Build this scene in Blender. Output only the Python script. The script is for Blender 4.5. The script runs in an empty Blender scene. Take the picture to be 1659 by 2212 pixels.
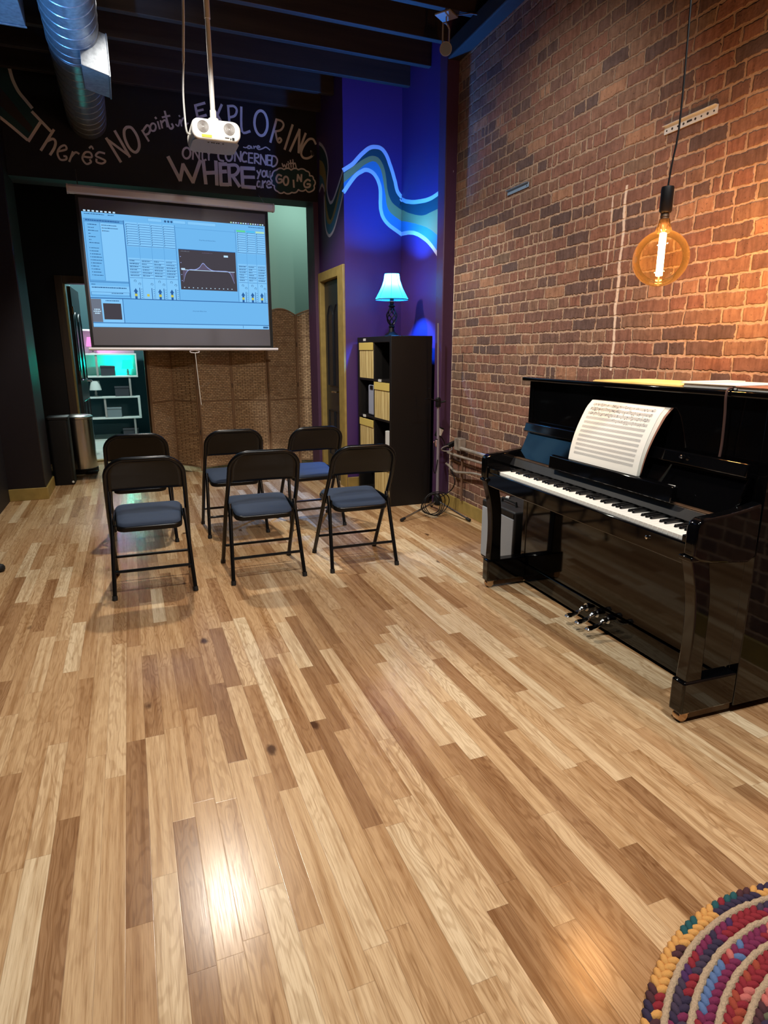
import bpy, bmesh, math, random
from mathutils import Vector, Matrix
random.seed(7)
C = bpy.context.scene.collection
PI = math.pi
STROKES=[[0.045,[[-0.622,3.072],[-0.514,3.225]]],[0.045,[[-0.565,3.298],[-0.444,3.169]]],[0.04,[[-0.417,3.178],[-0.534,3.01]]],[0.04,[[-0.482,3.084],[-0.432,3.108],[-0.413,3.086],[-0.428,3.038],[-0.466,2.982]]],[0.032,[[-0.396,3.015],[-0.334,3.037],[-0.343,3.067],[-0.383,3.046],[-0.408,2.998],[-0.391,2.95],[-0.346,2.956],[-0.341,2.979],[-0.359,2.98]]],[0.032,[[-0.285,3.021],[-0.321,2.943]]],[0.032,[[-0.3,2.983],[-0.264,3.02],[-0.238,3.012]]],[0.032,[[-0.203,2.993],[-0.138,2.993],[-0.143,3.029],[-0.185,3.027],[-0.213,2.976],[-0.185,2.935],[-0.147,2.953],[-0.152,2.971]]],[0.028,[[-0.147,3.067],[-0.129,3.082],[-0.118,3.062]]],[0.032,[[-0.028,3.036],[-0.073,3.04],[-0.102,3.009],[-0.065,2.994],[-0.026,2.975],[-0.056,2.951],[-0.098,2.958],[-0.099,2.981]]],[0.045,[[0.001,3.158],[0.1,2.982]]],[0.04,[[0.001,3.155],[0.181,3.035]]],[0.045,[[0.077,3.224],[0.18,3.031]]],[0.045,[[0.177,3.267],[0.219,3.267],[0.262,3.2],[0.27,3.119],[0.235,3.071],[0.187,3.099],[0.155,3.172],[0.154,3.236],[0.177,3.267]]],[0.034,[[0.307,3.256],[0.355,3.177]]],[0.034,[[0.314,3.254],[0.354,3.304],[0.377,3.277],[0.36,3.238],[0.328,3.223]]],[0.03,[[0.427,3.296],[0.424,3.284],[0.418,3.273],[0.41,3.265],[0.4,3.262],[0.391,3.263],[0.384,3.269],[0.379,3.279],[0.379,3.29],[0.382,3.303],[0.388,3.313],[0.396,3.321],[0.406,3.324],[0.415,3.323],[0.422,3.317],[0.426,3.308],[0.427,3.296]]],[0.03,[[0.447,3.342],[0.459,3.287]]],[0.034,[[0.43,3.374],[0.435,3.368]]],[0.03,[[0.473,3.353],[0.482,3.297]]],[0.03,[[0.477,3.334],[0.505,3.362],[0.522,3.351],[0.527,3.311]]],[0.034,[[0.515,3.434],[0.537,3.328],[0.556,3.298],[0.578,3.316],[0.569,3.338]]],[0.03,[[0.49,3.383],[0.555,3.404]]],[0.024,[[0.603,3.339],[0.625,3.328],[0.639,3.378]]],[0.026,[[0.638,3.414],[0.643,3.409]]],[0.024,[[0.646,3.382],[0.653,3.332]]],[0.024,[[0.648,3.354],[0.672,3.398],[0.689,3.383],[0.691,3.346],[0.712,3.362]]],[0.042,[[0.787,3.517],[0.802,3.418]]],[0.042,[[0.787,3.514],[0.873,3.546]]],[0.036,[[0.795,3.469],[0.855,3.49]]],[0.042,[[0.802,3.418],[0.879,3.447]]],[0.042,[[1.027,3.55],[0.946,3.391]]],[0.042,[[0.933,3.535],[1.021,3.401]]],[0.04,[[1.086,3.551],[1.09,3.409]]],[0.04,[[1.086,3.546],[1.138,3.553],[1.165,3.524],[1.143,3.474],[1.086,3.452]]],[0.042,[[1.208,3.552],[1.204,3.35],[1.278,3.358]]],[0.046,[[1.451,3.45],[1.449,3.42],[1.442,3.391],[1.43,3.366],[1.416,3.347],[1.399,3.336],[1.381,3.333],[1.364,3.339],[1.349,3.353],[1.337,3.374],[1.329,3.401],[1.326,3.43],[1.329,3.46],[1.336,3.489],[1.347,3.513],[1.362,3.532],[1.379,3.543],[1.396,3.546],[1.413,3.541],[1.429,3.527],[1.44,3.506],[1.448,3.48],[1.451,3.45]]],[0.042,[[1.541,3.489],[1.473,3.288]]],[0.036,[[1.541,3.489],[1.59,3.48],[1.608,3.448],[1.576,3.401],[1.512,3.383]]],[0.036,[[1.526,3.384],[1.539,3.315],[1.558,3.291],[1.581,3.315],[1.566,3.332],[1.551,3.319]]],[0.042,[[1.697,3.459],[1.611,3.24]]],[0.042,[[1.765,3.427],[1.663,3.228]]],[0.042,[[1.765,3.427],[1.749,3.224]]],[0.042,[[1.749,3.224],[1.825,3.399]]],[0.04,[[1.925,3.319],[1.9,3.357],[1.852,3.349],[1.799,3.284],[1.775,3.222],[1.793,3.184],[1.841,3.182],[1.891,3.214],[1.878,3.252],[1.894,3.214]]],[0.02,[[1.21,3.215],[1.233,3.213],[1.261,3.229]]],[0.022,[[1.28,3.229],[1.258,3.232],[1.25,3.21],[1.274,3.212],[1.283,3.23],[1.291,3.211]]],[0.022,[[1.309,3.234],[1.31,3.213]]],[0.022,[[1.31,3.223],[1.33,3.235]]],[0.022,[[1.338,3.224],[1.368,3.231],[1.352,3.242],[1.337,3.226],[1.356,3.21],[1.394,3.222],[1.427,3.237],[1.464,3.217]]],[0.034,[[0.716,3.113],[0.712,3.096],[0.703,3.08],[0.691,3.069],[0.677,3.064],[0.664,3.066],[0.654,3.075],[0.647,3.089],[0.646,3.106],[0.65,3.123],[0.658,3.139],[0.671,3.15],[0.684,3.155],[0.697,3.153],[0.708,3.144],[0.715,3.13],[0.716,3.113]]],[0.03,[[0.733,3.064],[0.743,3.154]]],[0.03,[[0.743,3.154],[0.791,3.07]]],[0.03,[[0.791,3.07],[0.798,3.155]]],[0.03,[[0.826,3.154],[0.822,3.068],[0.853,3.071]]],[0.03,[[0.867,3.158],[0.881,3.121],[0.9,3.161]]],[0.03,[[0.881,3.121],[0.879,3.071]]],[0.034,[[1.021,3.159],[0.996,3.166],[0.969,3.126],[0.977,3.084],[1.014,3.076]]],[0.034,[[1.1,3.129],[1.097,3.112],[1.089,3.097],[1.078,3.086],[1.066,3.082],[1.054,3.084],[1.045,3.093],[1.039,3.106],[1.037,3.123],[1.041,3.14],[1.049,3.155],[1.059,3.166],[1.071,3.17],[1.083,3.168],[1.093,3.16],[1.099,3.146],[1.1,3.129]]],[0.03,[[1.121,3.086],[1.129,3.175]]],[0.03,[[1.129,3.175],[1.175,3.089]]],[0.03,[[1.175,3.089],[1.182,3.174]]],[0.032,[[1.239,3.163],[1.215,3.17],[1.191,3.129],[1.2,3.091],[1.233,3.094]]],[0.03,[[1.258,3.169],[1.253,3.086]]],[0.028,[[1.258,3.169],[1.295,3.17]]],[0.028,[[1.255,3.129],[1.293,3.129]]],[0.028,[[1.253,3.086],[1.291,3.086]]],[0.03,[[1.314,3.17],[1.31,3.085]]],[0.028,[[1.314,3.17],[1.348,3.166],[1.347,3.14],[1.312,3.126],[1.354,3.085]]],[0.03,[[1.368,3.081],[1.372,3.166]]],[0.03,[[1.372,3.166],[1.418,3.082]]],[0.03,[[1.418,3.082],[1.423,3.167]]],[0.03,[[1.437,3.168],[1.432,3.082]]],[0.028,[[1.437,3.168],[1.472,3.169]]],[0.028,[[1.435,3.126],[1.47,3.126]]],[0.028,[[1.433,3.082],[1.468,3.082]]],[0.03,[[1.484,3.168],[1.476,3.078],[1.513,3.087],[1.534,3.129],[1.517,3.162],[1.484,3.168]]],[0.022,[[1.58,3.109],[1.59,3.08],[1.602,3.101],[1.616,3.079],[1.628,3.113]]],[0.022,[[1.642,3.11],[1.646,3.08]]],[0.024,[[1.639,3.13],[1.641,3.127]]],[0.022,[[1.663,3.146],[1.669,3.084]]],[0.022,[[1.647,3.115],[1.682,3.122]]],[0.022,[[1.688,3.154],[1.691,3.087]]],[0.022,[[1.692,3.11],[1.709,3.126],[1.719,3.089]]],[0.062,[[0.516,3.057],[0.605,2.876]]],[0.062,[[0.605,2.876],[0.642,3.008]]],[0.062,[[0.642,3.008],[0.72,2.869]]],[0.062,[[0.72,2.869],[0.799,3.057]]],[0.062,[[0.827,3.052],[0.837,2.868]]],[0.062,[[0.943,3.063],[0.94,2.867]]],[0.062,[[0.835,2.956],[0.942,2.97]]],[0.062,[[0.981,3.053],[0.979,2.87]]],[0.062,[[0.978,3.045],[1.037,3.051]]],[0.062,[[0.979,2.98],[1.031,2.987]]],[0.062,[[0.977,2.87],[1.042,2.874]]],[0.062,[[1.061,3.049],[1.063,2.872]]],[0.0558,[[1.061,3.044],[1.129,3.05],[1.152,3.014],[1.119,2.967],[1.063,2.952]]],[0.062,[[1.092,2.955],[1.151,2.871]]],[0.062,[[1.183,3.031],[1.185,2.868]]],[0.062,[[1.181,3.031],[1.301,3.037]]],[0.0558,[[1.182,2.953],[1.297,2.961]]],[0.062,[[1.183,2.868],[1.301,2.87]]],[0.03,[[1.33,3.021],[1.35,2.988]]],[0.03,[[1.366,3.032],[1.332,2.952]]],[0.03,[[1.414,3.002],[1.412,2.992],[1.408,2.983],[1.401,2.976],[1.394,2.974],[1.387,2.975],[1.381,2.98],[1.378,2.989],[1.377,2.999],[1.379,3.009],[1.383,3.018],[1.39,3.024],[1.397,3.027],[1.404,3.026],[1.41,3.02],[1.413,3.012],[1.414,3.002]]],[0.03,[[1.425,3.03],[1.426,2.982],[1.446,2.982],[1.456,3.031],[1.454,2.973]]],[0.03,[[1.358,2.923],[1.334,2.928],[1.324,2.884],[1.354,2.887],[1.359,2.93],[1.362,2.874]]],[0.03,[[1.38,2.937],[1.38,2.877]]],[0.03,[[1.382,2.915],[1.408,2.937]]],[0.03,[[1.417,2.908],[1.456,2.916],[1.441,2.942],[1.418,2.913],[1.427,2.881],[1.463,2.888]]],[0.034,[[1.568,2.998],[1.537,3.005],[1.515,2.969],[1.529,2.934],[1.566,2.943],[1.568,2.966],[1.541,2.966]]],[0.034,[[1.636,2.959],[1.633,2.945],[1.628,2.932],[1.619,2.923],[1.61,2.919],[1.6,2.921],[1.593,2.929],[1.588,2.941],[1.586,2.955],[1.589,2.97],[1.595,2.983],[1.603,2.992],[1.613,2.995],[1.622,2.993],[1.63,2.986],[1.635,2.974],[1.636,2.959]]],[0.034,[[1.687,2.969],[1.69,2.907]]],[0.034,[[1.726,2.965],[1.734,3.023]]],[0.034,[[1.734,3.023],[1.766,2.966]]],[0.034,[[1.766,2.966],[1.771,3.027]]],[0.034,[[1.858,2.979],[1.83,2.987],[1.796,2.953],[1.804,2.918],[1.845,2.921],[1.858,2.947],[1.826,2.946]]],[0.026,[[1.477,2.993],[1.479,3.008],[1.485,3.021],[1.494,3.032],[1.506,3.04],[1.523,3.047],[1.537,3.057],[1.551,3.063],[1.566,3.066],[1.58,3.064],[1.595,3.058],[1.61,3.066],[1.625,3.071],[1.64,3.072],[1.654,3.068],[1.668,3.06],[1.682,3.07],[1.697,3.076],[1.712,3.078],[1.726,3.076],[1.741,3.069],[1.759,3.077],[1.776,3.08],[1.792,3.079],[1.806,3.074],[1.821,3.065],[1.835,3.062],[1.846,3.057],[1.852,3.049],[1.855,3.038],[1.854,3.024],[1.868,3.026],[1.879,3.024],[1.887,3.019],[1.892,3.01],[1.893,2.997],[1.904,2.987],[1.909,2.975],[1.91,2.963],[1.906,2.95],[1.897,2.937],[1.9,2.923],[1.898,2.911],[1.892,2.9],[1.881,2.891],[1.867,2.883],[1.852,2.877],[1.839,2.875],[1.827,2.878],[1.818,2.885],[1.809,2.895],[1.795,2.885],[1.78,2.879],[1.765,2.878],[1.75,2.88],[1.735,2.887],[1.724,2.873],[1.712,2.863],[1.698,2.857],[1.683,2.855],[1.666,2.856],[1.649,2.847],[1.633,2.842],[1.617,2.841],[1.602,2.845],[1.587,2.852],[1.573,2.844],[1.56,2.841],[1.548,2.841],[1.536,2.846],[1.525,2.854],[1.511,2.859],[1.501,2.866],[1.495,2.876],[1.492,2.887],[1.494,2.902],[1.481,2.906],[1.473,2.913],[1.468,2.921],[1.468,2.932],[1.472,2.945],[1.464,2.954],[1.46,2.964],[1.461,2.973],[1.467,2.983],[1.477,2.993]]],[0.05,[[-0.714,3.664],[-0.697,3.606],[-0.683,3.523],[-0.651,3.441],[-0.608,3.384],[-0.566,3.33]]],[0.045,[[-0.858,3.256],[-0.813,3.227],[-0.73,3.162],[-0.633,3.08]]]]
CLOUD=[[1.477,2.993],[1.479,3.008],[1.485,3.021],[1.494,3.032],[1.506,3.04],[1.523,3.047],[1.537,3.057],[1.551,3.063],[1.566,3.066],[1.58,3.064],[1.595,3.058],[1.61,3.066],[1.625,3.071],[1.64,3.072],[1.654,3.068],[1.668,3.06],[1.682,3.07],[1.697,3.076],[1.712,3.078],[1.726,3.076],[1.741,3.069],[1.759,3.077],[1.776,3.08],[1.792,3.079],[1.806,3.074],[1.821,3.065],[1.835,3.062],[1.846,3.057],[1.852,3.049],[1.855,3.038],[1.854,3.024],[1.868,3.026],[1.879,3.024],[1.887,3.019],[1.892,3.01],[1.893,2.997],[1.904,2.987],[1.909,2.975],[1.91,2.963],[1.906,2.95],[1.897,2.937],[1.9,2.923],[1.898,2.911],[1.892,2.9],[1.881,2.891],[1.867,2.883],[1.852,2.877],[1.839,2.875],[1.827,2.878],[1.818,2.885],[1.809,2.895],[1.795,2.885],[1.78,2.879],[1.765,2.878],[1.75,2.88],[1.735,2.887],[1.724,2.873],[1.712,2.863],[1.698,2.857],[1.683,2.855],[1.666,2.856],[1.649,2.847],[1.633,2.842],[1.617,2.841],[1.602,2.845],[1.587,2.852],[1.573,2.844],[1.56,2.841],[1.548,2.841],[1.536,2.846],[1.525,2.854],[1.511,2.859],[1.501,2.866],[1.495,2.876],[1.492,2.887],[1.494,2.902],[1.481,2.906],[1.473,2.913],[1.468,2.921],[1.468,2.932],[1.472,2.945],[1.464,2.954],[1.46,2.964],[1.461,2.973],[1.467,2.983]]
LTEAL=[[-0.804,3.705],[-0.714,3.664],[-0.697,3.606],[-0.683,3.523],[-0.651,3.441],[-0.608,3.384],[-0.566,3.326],[-0.52,3.231],[-0.627,3.084],[-0.73,3.162],[-0.813,3.227],[-0.864,3.259]]
LBRN=[[-0.834,3.484],[-0.784,3.454],[-0.721,3.376],[-0.653,3.278],[-0.577,3.179],[-0.607,3.138],[-0.691,3.217],[-0.802,3.316],[-0.852,3.347]]
MURAL=[{"U":[[6.597,3.298],[6.521,3.262],[6.461,3.225],[6.414,3.189],[6.379,3.155],[6.354,3.123],[6.337,3.093],[6.326,3.064],[6.32,3.037],[6.319,3.011],[6.324,2.987],[6.335,2.965],[6.345,2.942],[6.354,2.919],[6.362,2.895],[6.368,2.871],[6.369,2.845],[6.367,2.819],[6.357,2.792],[6.337,2.762],[6.311,2.732],[6.271,2.701],[6.208,2.697],[6.165,2.711],[6.131,2.726],[6.098,2.744],[6.067,2.762],[6.037,2.779],[6.008,2.797],[5.979,2.815],[5.949,2.833],[5.92,2.851],[5.891,2.87],[5.862,2.888]],"a":[[6.606,3.156],[6.514,3.118],[6.459,3.078],[6.427,3.04],[6.409,3.006],[6.398,2.974],[6.391,2.942],[6.387,2.911],[6.388,2.881],[6.393,2.853],[6.41,2.827],[6.428,2.802],[6.422,2.771],[6.411,2.738],[6.398,2.705],[6.384,2.672],[6.368,2.639],[6.35,2.606],[6.326,2.572],[6.273,2.547],[6.227,2.565],[6.194,2.587],[6.165,2.61],[6.136,2.632],[6.108,2.656],[6.081,2.678],[6.054,2.701],[6.026,2.724],[6.001,2.748],[5.973,2.77],[5.946,2.792],[5.918,2.814],[5.889,2.837],[5.862,2.859]],"b":[[6.616,3.024],[6.536,2.992],[6.496,2.958],[6.471,2.926],[6.454,2.896],[6.443,2.867],[6.437,2.839],[6.447,2.815],[6.449,2.789],[6.449,2.762],[6.449,2.735],[6.446,2.708],[6.44,2.68],[6.433,2.653],[6.424,2.624],[6.415,2.595],[6.4,2.566],[6.372,2.536],[6.301,2.513],[6.241,2.52],[6.202,2.537],[6.169,2.554],[6.141,2.573],[6.113,2.592],[6.088,2.613],[6.065,2.633],[6.045,2.654],[6.025,2.675],[6.005,2.697],[5.986,2.718],[5.962,2.737],[5.932,2.755],[5.898,2.771],[5.862,2.786]],"L":[[6.628,2.877],[6.587,2.898],[6.537,2.914],[6.478,2.879],[6.461,2.843],[6.457,2.81],[6.457,2.799],[6.461,2.832],[6.465,2.814],[6.465,2.782],[6.466,2.75],[6.465,2.718],[6.464,2.686],[6.463,2.653],[6.461,2.62],[6.458,2.587],[6.453,2.554],[6.443,2.52],[6.424,2.485],[6.393,2.449],[6.323,2.416],[6.245,2.423],[6.19,2.441],[6.147,2.463],[6.113,2.486],[6.082,2.511],[6.052,2.536],[6.024,2.561],[5.995,2.586],[5.967,2.611],[5.94,2.637],[5.914,2.662],[5.887,2.687],[5.862,2.712]]},{"U":[[1.937,2.888],[1.964,2.905],[1.992,2.923],[2.018,2.941],[2.041,2.962],[2.061,2.984],[2.082,3.006],[2.104,3.028],[2.128,3.049],[2.152,3.069],[2.178,3.087],[2.21,3.1],[2.243,3.104],[2.276,3.103],[2.305,3.092],[2.326,3.074],[2.343,3.053],[2.357,3.03],[2.368,3.007],[2.378,2.982],[2.389,2.958],[2.399,2.933],[2.409,2.908],[2.417,2.884],[2.426,2.858],[2.435,2.833],[2.441,2.807],[2.448,2.781],[2.458,2.756],[2.475,2.734],[2.497,2.714],[2.507,2.695],[2.507,2.684],[2.498,2.693]],"a":[[1.937,2.859],[1.96,2.876],[1.983,2.893],[2.007,2.911],[2.029,2.928],[2.054,2.944],[2.078,2.961],[2.101,2.978],[2.126,2.994],[2.153,3.008],[2.179,3.021],[2.209,3.029],[2.239,3.029],[2.266,3.021],[2.287,3.004],[2.302,2.985],[2.315,2.964],[2.324,2.942],[2.332,2.919],[2.338,2.896],[2.342,2.872],[2.346,2.848],[2.349,2.824],[2.352,2.8],[2.355,2.776],[2.361,2.752],[2.367,2.728],[2.376,2.705],[2.388,2.683],[2.403,2.662],[2.423,2.645],[2.448,2.63],[2.472,2.616],[2.498,2.603]],"b":[[1.937,2.786],[1.961,2.806],[1.985,2.825],[2.009,2.845],[2.032,2.864],[2.056,2.884],[2.079,2.904],[2.103,2.924],[2.127,2.943],[2.154,2.96],[2.183,2.975],[2.214,2.986],[2.244,2.982],[2.265,2.965],[2.282,2.944],[2.294,2.921],[2.302,2.896],[2.309,2.871],[2.313,2.846],[2.318,2.82],[2.323,2.794],[2.328,2.768],[2.332,2.743],[2.338,2.717],[2.341,2.69],[2.344,2.664],[2.349,2.638],[2.358,2.613],[2.371,2.589],[2.391,2.568],[2.416,2.551],[2.442,2.536],[2.47,2.522],[2.498,2.507]],"L":[[1.937,2.712],[1.955,2.736],[1.973,2.761],[1.991,2.785],[2.01,2.809],[2.03,2.833],[2.051,2.855],[2.076,2.875],[2.105,2.891],[2.135,2.906],[2.168,2.908],[2.199,2.899],[2.224,2.884],[2.244,2.863],[2.26,2.84],[2.271,2.816],[2.281,2.79],[2.286,2.763],[2.288,2.736],[2.288,2.709],[2.288,2.681],[2.287,2.653],[2.288,2.625],[2.29,2.598],[2.297,2.57],[2.305,2.544],[2.319,2.519],[2.337,2.496],[2.36,2.475],[2.384,2.457],[2.412,2.441],[2.441,2.425],[2.469,2.41],[2.498,2.394]]},{"U":[[5.859,2.693],[5.811,2.676],[5.768,2.66],[5.724,2.648],[5.679,2.637],[5.634,2.626],[5.59,2.617],[5.547,2.609],[5.505,2.603],[5.463,2.597],[5.422,2.591],[5.382,2.586],[5.342,2.581],[5.304,2.578],[5.267,2.576],[5.231,2.575],[5.197,2.575],[5.165,2.577],[5.135,2.579],[5.106,2.582],[5.078,2.586],[5.052,2.591],[5.027,2.597],[5.004,2.603],[4.983,2.61],[4.963,2.618],[4.945,2.626],[4.927,2.634],[4.909,2.643],[4.893,2.651],[4.879,2.661],[4.866,2.671],[4.854,2.681],[4.842,2.692]],"a":[[5.859,2.603],[5.81,2.59],[5.775,2.575],[5.738,2.562],[5.701,2.549],[5.664,2.538],[5.626,2.527],[5.589,2.517],[5.552,2.506],[5.515,2.497],[5.479,2.488],[5.442,2.48],[5.406,2.473],[5.371,2.469],[5.337,2.466],[5.305,2.465],[5.274,2.466],[5.244,2.467],[5.213,2.467],[5.183,2.467],[5.153,2.467],[5.124,2.467],[5.095,2.468],[5.066,2.468],[5.039,2.469],[5.012,2.471],[4.985,2.473],[4.96,2.475],[4.937,2.479],[4.914,2.483],[4.893,2.487],[4.872,2.492],[4.851,2.497],[4.84,2.501]],"b":[[5.859,2.507],[5.8,2.496],[5.756,2.485],[5.712,2.474],[5.669,2.463],[5.627,2.452],[5.585,2.441],[5.544,2.431],[5.504,2.419],[5.464,2.408],[5.425,2.397],[5.387,2.386],[5.349,2.374],[5.313,2.363],[5.277,2.349],[5.243,2.336],[5.211,2.323],[5.181,2.309],[5.152,2.295],[5.123,2.28],[5.096,2.266],[5.069,2.251],[5.043,2.237],[5.017,2.223],[4.992,2.208],[4.969,2.194],[4.946,2.179],[4.925,2.164],[4.904,2.15],[4.883,2.135],[4.863,2.12],[4.844,2.105],[4.84,2.091],[4.84,2.076]],"L":[[5.859,2.394],[5.788,2.389],[5.735,2.384],[5.682,2.379],[5.629,2.37],[5.577,2.36],[5.528,2.346],[5.481,2.332],[5.436,2.315],[5.394,2.298],[5.354,2.281],[5.316,2.264],[5.281,2.246],[5.248,2.227],[5.217,2.208],[5.187,2.189],[5.159,2.17],[5.133,2.151],[5.107,2.133],[5.083,2.114],[5.06,2.095],[5.039,2.076],[5.019,2.057],[5.001,2.038],[4.983,2.019],[4.967,2.0],[4.95,1.981],[4.934,1.963],[4.918,1.944],[4.904,1.925],[4.89,1.907],[4.876,1.888],[4.863,1.87],[4.849,1.851]]}]

# ------------------------------------------------------------------ helpers
class MB:
    def __init__(s): s.v = []; s.f = []; s.m = []
    def add(s, vs, fs, m=0):
        o = len(s.v); s.v += [tuple(v) for v in vs]
        for f in fs: s.f.append([i + o for i in f]); s.m.append(m)
        return s
    def box(s, c, d, m=0, R=None):
        c = Vector(c); h = Vector(d) / 2
        vs = [Vector((x * h.x, y * h.y, z * h.z)) for x in (-1, 1) for y in (-1, 1) for z in (-1, 1)]
        if R is not None: vs = [R @ v for v in vs]
        return s.add([c + v for v in vs], [(0, 1, 3, 2), (4, 6, 7, 5), (0, 4, 5, 1), (2, 3, 7, 6), (0, 2, 6, 4), (1, 5, 7, 3)], m)
    def bb(s, x0, x1, y0, y1, z0, z1, m=0):
        return s.box(((x0 + x1) / 2, (y0 + y1) / 2, (z0 + z1) / 2), (abs(x1 - x0), abs(y1 - y0), abs(z1 - z0)), m)
    def tube(s, pts, r, seg=10, m=0, closed=False):
        P = [Vector(p) for p in pts]; n = len(P)
        R = r if isinstance(r, (list, tuple)) else [r] * n
        T = []
        for i in range(n):
            a = P[i - 1] if (i > 0 or closed) else P[0]
            b = P[(i + 1) % n] if (i < n - 1 or closed) else P[-1]
            t = b - a
            T.append(t.normalized() if t.length > 1e-9 else Vector((0, 0, 1)))
        u = T[0].cross(Vector((0, 0, 1)))
        if u.length < 1e-3: u = T[0].cross(Vector((1, 0, 0)))
        u.normalize(); vs = []
        for i in range(n):
            u = (u - T[i] * u.dot(T[i])).normalized(); w = T[i].cross(u)
            for k in range(seg):
                a = 2 * PI * k / seg
                vs.append(P[i] + (u * math.cos(a) + w * math.sin(a)) * R[i])
        fs = []
        for i in range(n if closed else n - 1):
            j = (i + 1) % n
            for k in range(seg):
                l = (k + 1) % seg
                fs.append((i * seg + k, i * seg + l, j * seg + l, j * seg + k))
        if not closed:
            fs.append(tuple(range(seg - 1, -1, -1))); fs.append(tuple(range((n - 1) * seg, n * seg)))
        return s.add(vs, fs, m)
    def lathe(s, prof, seg=24, c=(0, 0, 0), m=0, R=None):
        c = Vector(c); vs = []; n = len(prof)
        for r, z in prof:
            for k in range(seg):
                a = 2 * PI * k / seg; v = Vector((r * math.cos(a), r * math.sin(a), z))
                vs.append(c + (R @ v if R is not None else v))
        fs = [(i * seg + k, i * seg + (k + 1) % seg, (i + 1) * seg + (k + 1) % seg, (i + 1) * seg + k) for i in range(n - 1) for k in range(seg)]
        if prof[0][0] > 1e-6: fs.append(tuple(range(seg - 1, -1, -1)))
        if prof[-1][0] > 1e-6: fs.append(tuple(range((n - 1) * seg, n * seg)))
        return s.add(vs, fs, m)
    def prism(s, poly, a0, a1, fn, m=0):
        n = len(poly); vs = [fn(p[0], p[1], a0) for p in poly] + [fn(p[0], p[1], a1) for p in poly]
        fs = [(i, (i + 1) % n, n + (i + 1) % n, n + i) for i in range(n)] + [tuple(range(n - 1, -1, -1)), tuple(range(n, 2 * n))]
        return s.add(vs, fs, m)
    def grid(s, fn, nu, nv, m=0):
        vs = [fn(i / nu, j / nv) for i in range(nu + 1) for j in range(nv + 1)]
        return s.add(vs, [(i * (nv + 1) + j, (i + 1) * (nv + 1) + j, (i + 1) * (nv + 1) + j + 1, i * (nv + 1) + j + 1) for i in range(nu) for j in range(nv)], m)
    def build(s, name, mats, parent=None, bevel=0, smooth=35, solid=0, subd=0, seg=2):
        me = bpy.data.meshes.new(name); me.from_pydata(s.v, [], s.f)
        if not isinstance(mats, (list, tuple)): mats = [mats]
        for m in mats: me.materials.append(m)
        me.polygons.foreach_set('material_index', s.m)
        bm = bmesh.new(); bm.from_mesh(me); bmesh.ops.recalc_face_normals(bm, faces=bm.faces); bm.to_mesh(me); bm.free()
        if smooth:
            me.shade_smooth(); me.set_sharp_from_angle(angle=math.radians(smooth))
        o = bpy.data.objects.new(name, me); C.objects.link(o)
        if parent: o.parent = parent
        if solid:
            md = o.modifiers.new('solid', 'SOLIDIFY'); md.thickness = solid; md.offset = 0
        if subd:
            md = o.modifiers.new('sub', 'SUBSURF'); md.levels = subd; md.render_levels = subd
        if bevel:
            md = o.modifiers.new('bevel', 'BEVEL'); md.width = bevel; md.segments = seg; md.limit_method = 'ANGLE'; md.angle_limit = math.radians(40)
        return o

def tag(o, label, cat, group=None):
    o['label'] = label; o['category'] = cat
    if group: o['group'] = group
    return o
def thing(name, label, cat, loc=(0, 0, 0), rz=0, group=None):
    o = bpy.data.objects.new(name, None); C.objects.link(o)
    o.location = loc; o.rotation_euler = (0, 0, rz); o.empty_display_size = .1
    return tag(o, label, cat, group)
def struct(o): o['kind'] = 'structure'; return o
def dup(root, loc, rz, label):
    r = root.copy(); C.objects.link(r); r.location = loc; r.rotation_euler = (0, 0, rz); r['label'] = label
    for ch in list(root.children):
        c = ch.copy(); C.objects.link(c); c.parent = r
        for g in list(ch.children):
            d = g.copy(); C.objects.link(d); d.parent = c
    return r
def Rot(ax, deg): return Matrix.Rotation(math.radians(deg), 3, ax)
def align(d):
    return Vector((0, 0, 1)).rotation_difference(Vector(d)).to_matrix()
def smoothpts(P, k=6):
    P = [Vector(p) for p in P]; out = []
    for i in range(len(P) - 1):
        a, b, c, d = P[max(i - 1, 0)], P[i], P[i + 1], P[min(i + 2, len(P) - 1)]
        for j in range(k):
            t = j / k
            out.append(.5 * ((2 * b) + (c - a) * t + (2 * a - 5 * b + 4 * c - d) * t * t + (3 * b - a - 3 * c + d) * t ** 3))
    return out + [P[-1]]

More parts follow.
